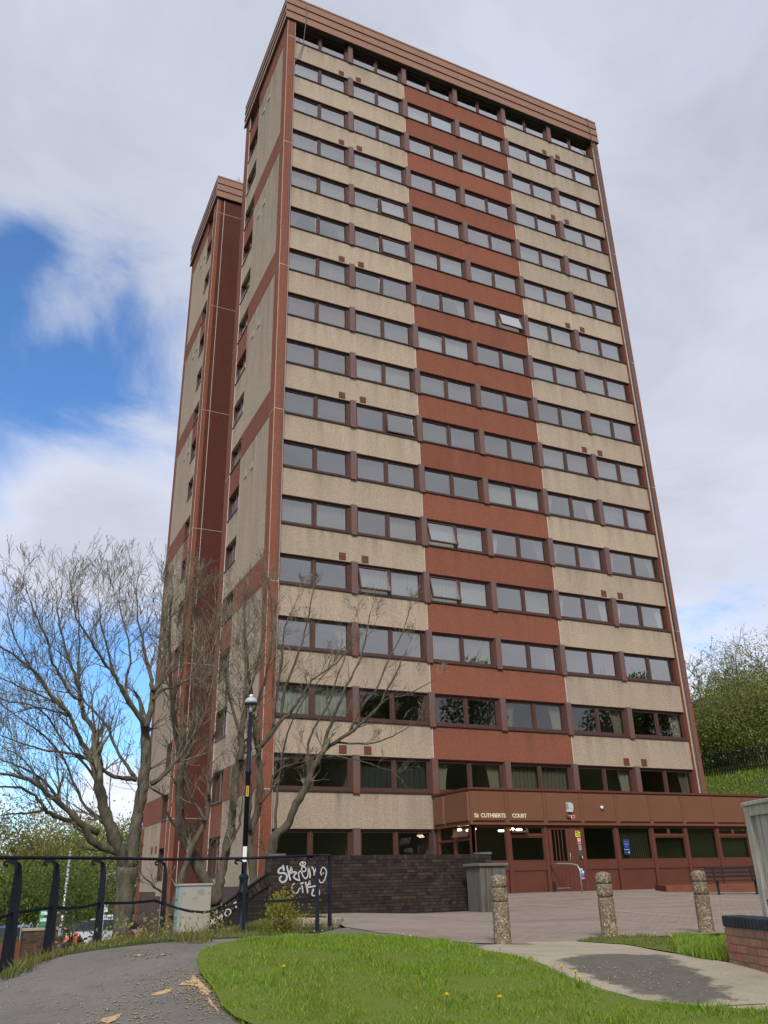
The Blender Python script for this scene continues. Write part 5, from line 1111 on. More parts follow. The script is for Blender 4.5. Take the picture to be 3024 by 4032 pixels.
t4 = tree('bare tree with forked trunk directly behind the black lamp post', RV(225, 2210), 24., [
    (RV, [(228, 2215), (205, 2050), (195, 1920), (212, 1850), (245, 1750), (255, 1600), (246, 1450), (240, 1370)], 52, 34, .3, .4),
    (RV, [(200, 1880), (190, 1780), (205, 1650), (180, 1500), (200, 1400), (185, 1250)], 26, 12, -.3, .8),
    (RV, [(244, 1380), (215, 1200), (195, 1000), (170, 800), (165, 620), (180, 480)], 32, 7, .4, 1.9),
    (RV, [(240, 1400), (270, 1370), (330, 1300), (380, 1230), (440, 1180), (500, 1090), (560, 1000), (660, 930), (750, 850)], 34, 7, -.5, 1.5),
    (RV, [(380, 1230), (400, 1050), (440, 950), (500, 780), (540, 620), (560, 500)], 20, 6, -.2, 1.5),
    (RV, [(250, 1720), (320, 1640), (330, 1560), (400, 1500), (480, 1480)], 18, 6, -.4, 1.2),
    (RV, [(330, 1300), (350, 1100), (380, 900), (400, 700), (460, 560)], 20, 6, .3, 1.4),
    (RV, [(215, 1200), (280, 1000), (320, 800), (330, 600), (300, 420)], 18, 6, .2, 1.6),
], 14, 2.2, .9, .3)
t5 = tree('bare tree leaning right across the lower front windows of the tower', RV(325, 2100), 25., [
    (RV, [(325, 2110), (330, 1960), (350, 1900), (410, 1850), (450, 1750), (500, 1660), (540, 1580), (570, 1500), (620, 1420)], 62, 34, -.3, .35),
    (RV, [(620, 1420), (690, 1360), (800, 1290), (880, 1220), (940, 1160), (1000, 1050), (1060, 930), (1110, 820)], 26, 5, -1., 1.2),
    (RV, [(615, 1430), (640, 1330), (680, 1220), (740, 1080), (800, 950), (850, 830), (880, 700), (900, 600)], 26, 5, -.2, 1.3),
    (RV, [(690, 1360), (830, 1370), (960, 1350), (1060, 1310), (1150, 1250)], 14, 4, -.6, 1.0),
    (RV, [(600, 1450), (700, 1440), (780, 1460), (860, 1470), (960, 1510)], 12, 4, -.8, .9),
    (RV, [(780, 1300), (860, 1130), (930, 1060), (980, 930), (1020, 850), (1100, 680), (1130, 560)], 18, 4, .4, 1.1),
    (RV, [(530, 1600), (540, 1370), (570, 1280), (650, 1150), (700, 1000), (760, 830), (790, 700)], 18, 5, .4, 1.2),
    (RV, [(880, 1220), (990, 1110), (1100, 1090), (1250, 1010)], 12, 4, -.4, .8),
    (RV, [(345, 1930), (350, 1700), (380, 1500), (420, 1300), (520, 1100), (640, 960)], 18, 5, .5, 1.1),
], 15, 1.6, .85, .22)
print('twigs', t1[1], t2[1], t3[1], t4[1], t5[1])

# ------------------------------------------------------------------ leafy trees and shrubs
def leafy(name, label, x, y, h, rx, nleaf, leaf, mat, seed, cat='tree', group=None, stems=1, z0=None, bare=.25, squash=1., hedge=False):
    rnd = random.Random(seed); z = gz(x, y) if z0 is None else z0; T = thing(name, (x, y, z), label, cat, group)
    tk = MB(); tips = []
    for s_ in range(stems):
        p = Vector((x + rnd.uniform(-.1, .1) * rx, y + rnd.uniform(-.1, .1) * rx, z - .2)); tr = [p]
        lean = Vector((rnd.uniform(-.12, .12), rnd.uniform(-.12, .12), 1)) if stems == 1 else Vector((rnd.uniform(-.5, .5), rnd.uniform(-.5, .5), 1))
        for i in range(5): p = p + lean * (h * .17) + Vector((rnd.gauss(0, .02), rnd.gauss(0, .02), 0)) * h; tr.append(p)
        r0 = h * .016 / (stems ** .4); tk.tube(tr, [r0 * (1 - .16 * i) for i in range(6)], 7)
        for b in range(11 if stems == 1 else 6):
            q = tr[rnd.randint(1, 5)]; a = rnd.uniform(0, 6.283); e = rnd.uniform(.15, 1.2); L_ = rx * rnd.uniform(.6, 1.1)
            d = Vector((math.cos(a) * math.cos(e), math.sin(a) * math.cos(e), math.sin(e) * .9)); bp = [q]
            for i in range(4): d = (d + Vector((rnd.gauss(0, .2), rnd.gauss(0, .2), rnd.gauss(0, .15) + .1))).normalized(); bp.append(bp[-1] + d * L_ / 4)
            tk.tube(bp, [r0 * .45, r0 * .35, r0 * .25, r0 * .16, r0 * .08], 4); tips += bp[1:]
            for t_ in range(4):
                q2 = bp[rnd.randint(1, 4)]; d2 = (d + Vector((rnd.gauss(0, .6), rnd.gauss(0, .6), rnd.gauss(0, .5)))).normalized() * L_ * .35; tk.tube([q2, q2 + d2 * .5, q2 + d2], [r0 * .14, r0 * .1, r0 * .05], 3, False); tips += [q2 + d2 * .5, q2 + d2, q2 + d2 * .8]
    tk.build('trunk', 'bark' if cat == 'tree' else 'twig', T, True)
    lv = MB(); ctr = Vector((x, y, z + h * .6))
    for i in range(nleaf):
        c = tips[rnd.randrange(len(tips))] + Vector((rnd.gauss(0, 1), rnd.gauss(0, 1), rnd.gauss(0, .8))) * (rx * bare * .55)
        if hedge and c.z < z: c.z = z + abs(rnd.gauss(0, .2))
        a = Vector((rnd.gauss(0, 1), rnd.gauss(0, 1), rnd.gauss(0, .7))).normalized(); b = a.orthogonal().normalized(); b.rotate(Matrix.Rotation(rnd.uniform(0, 6.283), 3, a)); s1 = leaf * rnd.uniform(.6, 1.3); c2 = a.cross(b)
        lv.quad(c - b * s1, c + c2 * s1 * .5, c + b * s1, c - c2 * s1 * .5)
    lv.build('crown' if cat == 'tree' else 'foliage', mat, T)
    return T
# ------------------------------------------------------------------ left background: trees, car park, street things
def at(u, v, r, rg=RL): p = pr(*rg(u, v), r); return p.x, p.y
LT = [(-60, 82, 6.6, 3.4, 'leaf_spring'), (40, 84, 6.4, 3.2, 'leaf_spring'), (150, 80, 7.0, 3.6, 'leaf_olive'), (250, 86, 7.6, 3.8, 'leaf_olive'), (340, 82, 7.6, 3.6, 'leaf_spring'), (430, 88, 7.8, 3.8, 'leaf_olive'), (520, 84, 7.2, 3.4, 'leaf_spring'), (600, 90, 7.0, 3.4, 'leaf_olive'), (690, 88, 6.8, 3.3, 'leaf_green'), (770, 92, 6.6, 3.2, 'leaf_green')]
LTL = ['pale spring green tree at the far left edge', 'olive budding tree above the leftmost handrail post', 'olive tree between the two leftmost handrail posts', 'pale green tree behind the second handrail post', 'olive tree behind the grey lamp column', 'olive brown tree above the parked cars', 'pale green tree left of the big forked trunk', 'olive tree just left of the big forked trunk', 'green tree directly behind the big forked trunk', 'green tree showing at the tower foot right of the big trunk']
for i, (u, r, h, rx, m) in enumerate(LT):
    x, y = at(u, 800, r); leafy('leafy_tree', LTL[i], x, y, h, rx, 4600, .13, m, 40 + i, group='trees beyond the car park', stems=2, bare=.5)
LS = [(30, 60, 3.6, 2.6), (130, 62, 3.4, 2.6), (220, 60, 3.4, 2.4), (330, 64, 3.4, 2.6), (460, 62, 3.0, 2.4), (560, 74, 3.2, 2.6), (-60, 58, 3.6, 2.6)]
LSL = ['dark bush at the left edge beyond the paving', 'dark bush behind the leftmost handrail post', 'dark bush behind the green sign', 'dark bush behind the brown pillar', 'dark bush behind the dark parked car', 'dark bush behind the silver car', 'dark bush just out of the left edge']
for i, (u, r, h, rx) in enumerate(LS):
    x, y = at(u, 900, r); leafy('bush', LSL[i], x, y, h, rx, 4200, .09, 'leaf_green' if i % 2 == 0 else 'leaf_olive', 60 + i, 'bush', 'bushes round the car park', stems=5, bare=.55, hedge=True)
x, y = at(470, 1090, 24.); leafy('shrub', 'loose green shrub between the grey lamp column and third handrail post', x, y, 2.4, .75, 1900, .04, 'leaf_green', 71, 'shrub', stems=7, bare=.45)
x, y = at(860, 1070, 18.5); leafy('weed_plant', 'small leafy weed at the foot of the big tree', x, y, .55, .35, 420, .025, 'leaf_shrub', 72, 'weed', stems=6, bare=.5)
x, y = ground_at(*RM(330, 1168)); leafy('shrub', 'yellow green shrub in front of the white graffiti', x, y, .66, .29, 2600, .021, 'leaf_shrub', 73, 'shrub', stems=8, bare=.42)
for i, (u, v, h, n_) in enumerate(((230, 1160, .35, 160), (400, 1120, .3, 120), (700, 1085, .3, 120), (1000, 1065, .4, 160), (1330, 1030, .35, 160))):
    x, y = ground_at(*RL(u, v)); leafy('weed_plant', ['leafy weed beside the second handrail post', 'leafy weed in front of the hi-vis worker', 'leafy weed left of the big tree foot', 'leafy weed left of the cabinet foot', 'leafy weed right of the cabinet foot'][i], x, y + .25, h, .22, n_, .022, 'leaf_spring', 80 + i, 'weed', 'weeds along the path edge', stems=4, bare=.5)
x, y = ground_at(*RM(440, 1140)); leafy('weed_plant', 'low weeds at the shrub foot by the handrail end', x, y, .25, .35, 300, .022, 'leaf_green', 90, 'weed', stems=5, bare=.6)

def car(x, y, heading, label, paint):
    z = gz(x, y) + .03; T = thing('parked_car', (x, y, z), label, 'car', 'cars in the car park'); c, s = math.cos(heading), math.sin(heading)
    def P(a, b, h): return (x + a * c - b * s, y + a * s + b * c, z + h)
    low = [(-2.05, .32), (-2.1, .55), (-2.05, .80), (-1.95, .92), (-1.1, .95), (.75, .93), (1.75, .82), (2.05, .66), (2.12, .45), (2.05, .28), (1.72, .25), (1.55, .50), (1.3, .56), (1.05, .50), (.9, .24), (-.95, .24), (-1.1, .50), (-1.35, .56), (-1.6, .50), (-1.75, .26)]
    n_ = len(low); mb = MB()
    for b, k in ((-.80, .96), (-.86, 1.), (.86, 1.), (.80, .96)):
        for a, h in low: mb.v.append(P(a * k, b, .24 + (h - .24) * (1. if abs(b) > .84 else .98)))
    for j in range(3):
        for i in range(n_): mb.f.append((j * n_ + i, j * n_ + (i + 1) % n_, (j + 1) * n_ + (i + 1) % n_, (j + 1) * n_ + i))
    mb.f.append(tuple(range(n_ - 1, -1, -1))); mb.f.append(tuple(3 * n_ + i for i in range(n_))); mb.build('body', paint, T)
    cab0 = [(-1.95, .93), (-1.45, 1.40), (-.9, 1.47), (.1, 1.45), (.95, .93)]
    MB().prism([P(a, 0, h) for a, h in [(-1.5, 1.36), (-.9, 1.475), (.12, 1.45), (.25, 1.37)]], Vector(P(0, -.60, 0)) - Vector(P(0, 0, 0)), Vector(P(0, .60, 0)) - Vector(P(0, 0, 0))).build('roof', paint, T)
    mb = MB(); lo_ = [(-1.95, .93), (.98, .93)]; hi_ = [(-1.46, 1.38), (.22, 1.40)]
    B = [P(-1.95, -.80, .93), P(.98, -.80, .93), P(.98, .80, .93), P(-1.95, .80, .93)]; U = [P(-1.47, -.61, 1.385), P(.22, -.61, 1.385), P(.22, .61, 1.385), P(-1.47, .61, 1.385)]
    mb.hexa(B, U).build('glazing', 'car_glass', T)
    for b in (-.81, .81):
        for a0, a1 in ((-.42, -.36), (-1.5, -1.38)):
            k = .19 if b > 0 else -.19
            MB().hexa([P(a0, b, .93), P(a1, b, .93), P(a1, b - k * .1, .93), P(a0, b - k * .1, .93)], [P(a0 + .04, b - k, 1.39), P(a1 + .04, b - k, 1.39), P(a1 + .04, b - k * 1.1, 1.39), P(a0 + .04, b - k * 1.1, 1.39)]).build('window_pillar', paint, T)
    for a in (-1.35, 1.3):
        for b in (-.87, .67):
            mb = MB().lathe([(.20, 0), (.31, .0), (.32, .05), (.32, .15), (.31, .2), (.2, .2)], (0, 0, 0), 18); mb.v = [P(a + p_, b + w_, .31 + q_) for p_, q_, w_ in mb.v]; w = mb.build('wheel', 'tyre', T, True)
            mb = MB().lathe([(.19, .0), (.18, .21), (.05, .215)] if b > 0 else [(.05, -.015), (.18, -.012), (.19, .2)], (0, 0, 0), 14); mb.v = [P(a + p_, b + w_, .31 + q_) for p_, q_, w_ in mb.v]; mb.build('rim', 'chrome', w, True)
    for b in (-.72, .72):
        MB().hexa([P(-2.115, b - .13, .66), P(-2.0, b - .13, .66), P(-2.0, b + .13, .66), P(-2.115, b + .13, .66)], [P(-2.06, b - .14, .86), P(-1.95, b - .14, .86), P(-1.95, b + .14, .86), P(-2.06, b + .14, .86)]).build('tail_light', 'tail_red', T)
        MB().hexa([P(2.0, b - .15, .56), P(2.12, b - .12, .56), P(2.12, b + .12, .56), P(2.0, b + .15, .56)], [P(1.9, b - .15, .70), P(2.04, b - .12, .70), P(2.04, b + .12, .70), P(1.9, b + .15, .70)]).build('headlight', 'white_plastic', T)
    MB().hexa([P(-2.15, -.80, .34), P(-1.95, -.80, .34), P(-1.95, .80, .34), P(-2.15, .80, .34)], [P(-2.15, -.80, .52), P(-1.95, -.80, .52), P(-1.95, .80, .52), P(-2.15, .80, .52)]).build('bumper', paint, T)
    MB().hexa([P(-2.13, -.26, .58), P(-2.05, -.26, .58), P(-2.05, .26, .58), P(-2.13, .26, .58)], [P(-2.125, -.26, .69), P(-2.05, -.26, .69), P(-2.05, .26, .69), P(-2.125, .26, .69)]).build('number_plate', 'sign_yellow', T)
    return T
x, y = at(585, 960, 49.); car(x, y, R(150), 'silver car parked nearest, left of the big tree trunk', 'car_silver')
x, y = at(640, 930, 56.); car(x, y, R(150), 'white car parked behind the silver car', 'car_white')
x, y = at(385, 970, 50.); car(x, y, R(155), 'dark car parked left of the silver car', 'car_black')
x, y = at(20, 1010, 50.); car(x, y, R(120), 'blue car parked at the left edge beyond the planters', 'car_blue')

# brick pillar with coping, bin, low brown walls, sign, poles
x, y = at(250, 1150, 33.); z = gz(x, y) - .1
dv = Vector((x - CAM.x, y - CAM.y, 0)).normalized(); rv = Vector((dv.y, -dv.x, 0))
BP = thing('brick_pillar', (x, y, z), 'brown brick pillar with pale coping seen between the two left handrail posts', 'pillar')
def lbox(cx, cy, a, b, c, d, z0, z1): 
    q = [Vector((cx, cy, 0)) + rv * i + dv * j for i, j in ((a, c), (b, c), (b, d), (a, d))]; return MB().hexa([(k.x, k.y, z0) for k in q], [(k.x, k.y, z1) for k in q])
zt2 = pr(*RL(250, 1000), 33.).z
lbox(x, y, -.66, .66, .01, .4, z, zt2).build('core', 'mortar_pale', BP)
lbox(x, y, -.72, .72, -.05, .46, zt2, zt2 + .07).build('coping', 'old_concrete', BP)
zz = zt2 - .07; row = 0
while zz > z:
    a = -.66 - (.1125 if row % 2 else 0)
    while a < .64:
        a0, a1 = max(a, -.66), min(a + .215, .66)
        if a1 - a0 > .05: lbox(x, y, a0, a1, -.012, .05, zz, zz + .065).build('brick', 'brick_brown', BP)
        a += .225
    zz -= .075; row += 1
x2, y2 = at(335, 940, 36.); zt3 = pr(*RL(335, 905), 36.).z
P2 = thing('brick_pillar', (x2, y2, gz(x2, y2)), 'taller dark brick pillar behind the second handrail post', 'pillar')
lbox(x2, y2, -.28, .28, 0, .5, gz(x2, y2) - .1, zt3).build('shaft', 'brick_purple', P2); lbox(x2, y2, -.33, .33, -.05, .55, zt3, zt3 + .07).build('coping', 'old_concrete', P2)
x3, y3 = at(155, 1110, 34.); z3 = gz(x3, y3)
BI = thing('litter_bin', (x3, y3, z3), 'black litter bin left of the brown brick pillar', 'bin')
zt4 = pr(*RL(155, 1010), 34.).z
lbox(x3, y3, -.19, .19, 0, .4, z3, zt4).build('body', 'bin_black', BI, bevel=.02); lbox(x3, y3, -.21, .21, -.03, .43, zt4, zt4 + .09).build('hood', 'bin_black', BI, bevel=.03); lbox(x3, y3, -.10, .10, -.01, 0, zt4 - .25, zt4 - .2).build('badge', 'sign_lightblue', BI)
HP2 = thing('bin_rails', (x3, y3 + .3, z3), 'hooped pale metal rails behind the litter bin', 'railing')
for a in (-.25, 0, .25):
    q = Vector((x3, y3, 0)) + rv * a + dv * .6; MB().tube([(q.x, q.y, z3), (q.x, q.y, zt4 + .18), (q.x + .05, q.y, zt4 + .25), (q.x + .1, q.y + .02, zt4 + .18), (q.x + .1, q.y + .02, z3)], .025, 6).build('hoop', 'galvanised', HP2, True)
x4, y4 = at(55, 1080, 34.5); z4 = gz(x4, y4)
LW = thing('planter_wall', (x4, y4, z4), 'low red brown planter wall at the left edge beyond the handrail', 'wall'); ztw = pr(*RL(55, 1070), 34.5).z
lbox(x4, y4, -2.2, .62, 0, 2.5, z4 - .3, ztw).build('side', 'planter_brick', LW); lbox(x4, y4, -2.1, .52, .1, 2.4, ztw, ztw + .05).build('soil', 'soil_grass', LW)
x5, y5 = at(262, 1000, 42.); z5 = gz(x5, y5); zs = pr(*RL(262, 870), 42.).z
SG = thing('car_park_sign', (x5, y5, z5), 'green sign on two posts behind the second handrail post', 'sign')
lbox(x5, y5, -.26, .26, -.03, 0, zs - .70, zs).build('panel', 'sign_green', SG); lbox(x5, y5, -.2, .2, -.036, -.03, zs - .25, zs - .12).build('print', 'sign_white', SG); lbox(x5, y5, -.2, .15, -.036, -.03, zs - .5, zs - .38).build('print', 'sign_white', SG)
for a in (-.2, .17): lbox(x5, y5, a, a + .05, 0, .05, z5 - .1, zs - .02).build('post', 'galvanised', SG)
x6, y6 = at(352, 1085, 30.); z6 = gz(x6, y6); zt6 = pr(*RL(415, 545), 30.).z
GP = thing('lamp_column', (x6, y6, z6), 'plain grey lamp column between the second and third handrail posts', 'street lamp')
MB().lathe([(.075, -.2), (.075, 1.2), (.05, 1.25), (.042, zt6 - z6)], (x6, y6, z6), 12).build('column', 'galvanised', GP, True)
MB().lathe([(.045, 0), (.045, .05), (.02, .08)], (x6, y6, zt6), 10).build('cap', 'galvanised', GP, True)
x7, y7 = at(600, 960, 60.); z7 = gz(x7, y7); zt7 = pr(*RL(610, 668), 60.).z
FLp = thing('lamp_column', (x7, y7, z7), 'distant street lamp with short arm beside the third handrail post', 'street lamp')
MB().lathe([(.09, -.2), (.06, zt7 - z7)], (x7, y7, z7), 8).build('column', 'galvanised', FLp, True); q = Vector((x7, y7, zt7)); MB().tube([q - Vector((0, 0, .05)), q + rv * .4 + Vector((0, 0, .05)), q + rv * .9 + Vector((0, 0, .05))], .05, 6).build('arm', 'galvanised', FLp, True)
lbox(x7, y7, .8, 1.35, -.1, .1, zt7 - .0, zt7 + .12).build('lantern', 'lamp_grey', FLp)
x8, y8 = at(608, 1000, 47.); z8 = gz(x8, y8); zz8 = pr(*RL(608, 835), 47.).z
WS = thing('parking_sign', (x8, y8, z8), 'small white sign on a thin post near the silver car', 'sign'); MB().lathe([(.03, -.1), (.03, zz8 - z8)], (x8, y8, z8), 8).build('post', 'galvanised', WS, True); lbox(x8, y8, -.15, .15, -.04, -.03, zz8 - .42, zz8).build('panel', 'sign_white', WS)

# ------------------------------------------------------------------ the worker bending down
xp, yp = at(440, 1110, 27.5); zp = gz(xp, yp)
topz = pr(*RL(440, 1050), 27.5).z; base_p = topz - 1.02
PE = thing('person', (xp, yp, base_p), 'person bending forward in an orange hi-vis vest below the path edge', 'person')
Rp = rv; Dp = dv
def W_(a, d, h): return Vector((xp, yp, base_p)) + Rp * a + Dp * d + Vector((0, 0, h))
def skin_mesh(name, J, E, mat, parent, lev=2):
    me = bpy.data.meshes.new(name); o0 = Vector(ORI[parent.name]); me.from_pydata([tuple(p - o0) for p, r in J], E, []); me.materials.append(MATS[mat]); ob = bpy.data.objects.new(name, me); COL.objects.link(ob); ob.parent = parent; ORI[ob.name] = tuple(o0)
    m = ob.modifiers.new('skin', 'SKIN'); m.use_smooth_shade = True
    for sv_, (p, r) in zip(me.skin_vertices[0].data, J): sv_.radius = (r, r)
    me.skin_vertices[0].data[0].use_root = True
    sd = ob.modifiers.new('sub', 'SUBSURF'); sd.levels = lev; sd.render_levels = lev; return ob
# facing left in the photograph, bent at the hips, arms down
J = [(W_(.22, 0, .80), .15), (W_(.10, 0, .90), .15), (W_(-.08, 0, .95), .16), (W_(-.22, 0, .95), .14), (W_(-.33, 0, .97), .055), (W_(-.40, 0, .98), .075), (W_(-.47, 0, .96), .085), (W_(-.51, 0, .92), .06),
     (W_(.22, -.10, .72), .10), (W_(.12, -.12, .42), .07), (W_(.22, -.12, .08), .05), (W_(.10, -.13, .03), .045), (W_(.22, .10, .72), .10), (W_(.14, .12, .42), .07), (W_(.24, .12, .08), .05), (W_(.12, .13, .03), .045),
     (W_(-.20, -.17, .90), .07), (W_(-.28, -.22, .64), .05), (W_(-.40, -.16, .42), .038), (W_(-.20, .17, .90), .07), (W_(-.28, .22, .64), .05), (W_(-.40, .16, .42), .038)]
E_ = [(0, 1), (1, 2), (2, 3), (3, 4), (4, 5), (5, 6), (6, 7), (0, 8), (8, 9), (9, 10), (10, 11), (0, 12), (12, 13), (13, 14), (14, 15), (3, 16), (16, 17), (17, 18), (3, 19), (19, 20), (20, 21)]
skin_mesh('body', J, E_, 'skin', PE)
skin_mesh('trousers', [(W_(.20, 0, .78), .165), (W_(.22, -.10, .72), .115), (W_(.12, -.12, .42), .085), (W_(.22, -.12, .09), .07), (W_(.22, .10, .72), .115), (W_(.14, .12, .42), .085), (W_(.24, .12, .09), .07)], [(0, 1), (1, 2), (2, 3), (0, 4), (4, 5), (5, 6)], 'dark_cloth', PE)
skin_mesh('jacket', [(W_(.20, 0, .84), .155), (W_(.08, 0, .92), .168), (W_(-.08, 0, .965), .178), (W_(-.23, 0, .955), .15), (W_(-.21, -.18, .90), .085), (W_(-.28, -.22, .65), .065), (W_(-.36, -.18, .50), .055), (W_(-.21, .18, .90), .085), (W_(-.28, .22, .65), .065), (W_(-.36, .18, .50), .055)], [(0, 1), (1, 2), (2, 3), (3, 4), (4, 5), (5, 6), (3, 7), (7, 8), (8, 9)], 'dark_cloth', PE)
for d0 in (-.12, .10):
    pts = [W_(.22 + .14 * math.cos(t) * 0 - .42 * k, d0 * 1.25 - .0, .86 + .30 * math.sin(math.pi * (k * .75 + .12)) - .0) for k, t in zip(np.linspace(0, 1, 9), np.linspace(0, 1, 9))]
    MB().bar(pts, .085, .015, Dp).build('hi_vis_strap', 'hi_vis', PE)
hp = []
for t in np.linspace(0, 6.283, 17): hp.append(W_(.0, math.sin(t) * .205, .94 + .195 * math.cos(t)))
MB().bar(hp, .10, .012, Rp).build('hi_vis_band', 'hi_vis', PE)
hp = [W_(-.20 + .02 * math.cos(t), math.sin(t) * .19, .95 + .17 * math.cos(t)) for t in np.linspace(0, 6.283, 17)]
MB().bar(hp, .07, .012, Rp).build('hi_vis_band', 'hi_vis', PE)
mb = MB(); hc = W_(-.435, 0, 1.0)
for i in range(7):
    for j in range(12):
        t = i / 6 * 1.7; a = j / 12 * 6.283; mb.v.append(tuple(hc + Vector((0, 0, 1)) * (.105 * math.cos(t)) + Rp * (.115 * math.sin(t) * math.cos(a) + .012) + Dp * (.098 * math.sin(t) * math.sin(a))))
for i in range(6):
    for j in range(12): q = i * 12; mb.f.append((q + j, q + (j + 1) % 12, q + 12 + (j + 1) % 12, q + 12 + j))
mb.build('hair', 'hair', PE, True)

# ------------------------------------------------------------------ right hillside: fence, trees, house
R8 = reg(2400, 2300, .4522)
def hill(u, v, r): p = pr(*R8(u, v), r); return p
fA = Vector((*ground_at(*R8(790, 1690)), 0)); fB = Vector((*ground_at(*R8(1560, 1600)), 0))
FE = thing('metal_fence', (fA.x, fA.y, gz(fA.x, fA.y)), 'dark metal bar fence along the top of the grass bank', 'fence')
d = Vector((fB.x - fA.x, fB.y - fA.y, 0)); Lf = d.length; d.normalize(); bar_me = MB().box(-.02, .02, -.02, .02, 0, 1.5).mesh('bar', 'black_iron'); k = 0.
while k < Lf:
    q = fA + d * k; inst('bar', bar_me, FE, (q.x, q.y, gz(q.x, q.y) - .1)); k += .16
for h in (.25, 1.25):
    MB().tube([((fA + d * t).x, (fA + d * t).y, gz((fA + d * t).x, (fA + d * t).y) + h) for t in np.linspace(0, Lf, 12)], .03, 6).build('rail', 'black_iron', FE)
HT = [(760, 1420, 62, 2.6, 2.4, 'leaf_green', 5), (900, 1420, 63, 2.8, 2.6, 'leaf_olive', 5), (1040, 1400, 62, 3.0, 2.6, 'leaf_green', 5), (1180, 1380, 63, 3.4, 2.8, 'leaf_spring', 5), (1320, 1380, 62, 3.8, 2.9, 'leaf_olive', 5), (1450, 1380, 63, 4.2, 3., 'leaf_green', 5),
      (1150, 1150, 74, 3.4, 2.6, 'leaf_spring', 3), (1300, 1120, 74, 4.2, 2.8, 'leaf_spring', 3), (1440, 1100, 72, 5., 3.0, 'leaf_spring', 3)]
HTL = ['dark bush behind the metal fence next to the tower', 'green bush second from the tower behind the metal fence', 'dark bush third from the tower behind the metal fence', 'green bush on the bank under the hillside house', 'dark bush on the bank toward the right edge', 'green bush at the right edge of the bank', 'olive tree in front of the hillside house', 'tall olive tree right of the hillside house', 'tallest green tree at the right edge of the hill']
for i, (u, v, r, h, rx, m, st_) in enumerate(HT):
    p = hill(u, v, r); leafy('bush' if i < 6 else 'leafy_tree', HTL[i], p.x, p.y, h, rx, 5200, .085, m, 120 + i, 'bush' if i < 6 else 'tree', 'hillside trees and bushes', stems=st_, bare=.5, hedge=i < 6)
HB = [(720, 1180, 76, 5.2, 1.3), (830, 1180, 78, 6.2, 1.4), (930, 1170, 74, 4.4, 1.4), (1030, 1160, 74, 4.8, 1.7), (1200, 1100, 70, 5.4, 2.0), (1350, 1080, 68, 6.0, 2.4)]
HBL = ['thin sparse tree on the hill touching the tower edge', 'tall thin sparse tree on the hill right of the tower', 'short sparse tree on the hill skyline', 'sparse budding tree left of the hillside house', 'tall budding tree with arching twigs above the hillside house', 'tall budding tree at the right edge of the photograph']
for i, (u, v, r, h, rx) in enumerate(HB):
    p = hill(u, v, r); z = gz(p.x, p.y); T = thing('budding_tree', (p.x, p.y, z), HBL[i], 'tree', 'budding trees on the hill'); rr_ = random.Random(140 + i); gw = Grower(140 + i, .22, .009)
    tp = [Vector((p.x, p.y, z - .3))]
    for q in range(6): tp.append(tp[-1] + Vector((rr_.gauss(0, .12), rr_.gauss(0, .12), h * .16)))
    MB().tube(tp, [.11, .10, .085, .07, .055, .04, .02], 6).build('trunk', 'bark', T, True)
    for q in range(16):
        k_ = rr_.randint(1, 6); a_ = rr_.uniform(0, 6.283); gw.branch(tp[k_], Vector((math.cos(a_), math.sin(a_), rr_.uniform(.4, 1.1))), rx * rr_.uniform(.7, 1.2), .035, 1)
    tips_ = list(gw.twigs.v)
    lf = MB()
    for q in range(1100):
        c_ = Vector(tips_[rr_.randrange(len(tips_))]) + Vector((rr_.gauss(0, .04), rr_.gauss(0, .04), rr_.gauss(0, .04))); a_ = Vector((rr_.gauss(0, 1), rr_.gauss(0, 1), rr_.gauss(0, 1))).normalized(); b_ = a_.orthogonal().normalized(); d_ = a_.cross(b_); s_ = rr_.uniform(.03, .06); lf.quad(c_ - b_ * s_, c_ + d_ * s_ * .6, c_ + b_ * s_, c_ - d_ * s_ * .6)
    gw.twigs.build('crown', 'twig', T, True); lf.build('young_leaves', 'leaf_spring', T)
p = hill(1110, 1070, 84.); HO = thing('hill_house', (p.x, p.y, gz(p.x, p.y)), 'small gabled house half hidden by trees on the hill', 'house')
dv = Vector((p.x - CAM.x, p.y - CAM.y, 0)).normalized(); rv = Vector((dv.y, -dv.x, 0)); z = gz(p.x, p.y); ez = pr(*R8(1020, 1030), 84.).z; rz = pr(*R8(1180, 850), 84.).z
def hq(a, c, zz): q = Vector((p.x, p.y, 0)) + rv * a + dv * c; return (q.x, q.y, zz)
a0 = -4.6
MB().hexa([hq(a0, 0, z - 1), hq(5, 0, z - 1), hq(5, 7, z - 1), hq(a0, 7, z - 1)], [hq(a0, 0, ez), hq(5, 0, ez), hq(5, 7, ez), hq(a0, 7, ez)]).build('wall', 'house_brick', HO)
MB().prism([hq(a0 - .3, -.3, ez), hq(5.3, -.3, ez), hq(.3, -.3, rz)], (0, 0, 0), dv * 7.6).build('roof', 'slate', HO)
MB().prism([hq(a0 - .35, -.36, ez - .12), hq(a0 - .35, -.36, ez + .12), hq(.3, -.36, rz + .12), hq(.3, -.36, rz - .12)], (0, 0, 0), dv * .05).build('bargeboard', 'white_plastic', HO)
w = MB().hexa([hq(-3.0, -.05, ez - 1.9), hq(-1.6, -.05, ez - 1.9), hq(-1.6, .0, ez - 1.9), hq(-3.0, 0, ez - 1.9)], [hq(-3.0, -.05, ez - .7), hq(-1.6, -.05, ez - .7), hq(-1.6, 0, ez - .7), hq(-3., 0, ez - .7)]).build('window', 'white_plastic', HO)
MB().hexa([hq(-2.9, -.08, ez - 1.8), hq(-1.7, -.08, ez - 1.8), hq(-1.7, -.06, ez - 1.8), hq(-2.9, -.06, ez - 1.8)], [hq(-2.9, -.08, ez - .8), hq(-1.7, -.08, ez - .8), hq(-1.7, -.06, ez - .8), hq(-2.9, -.06, ez - .8)]).build('pane', 'car_glass', w)

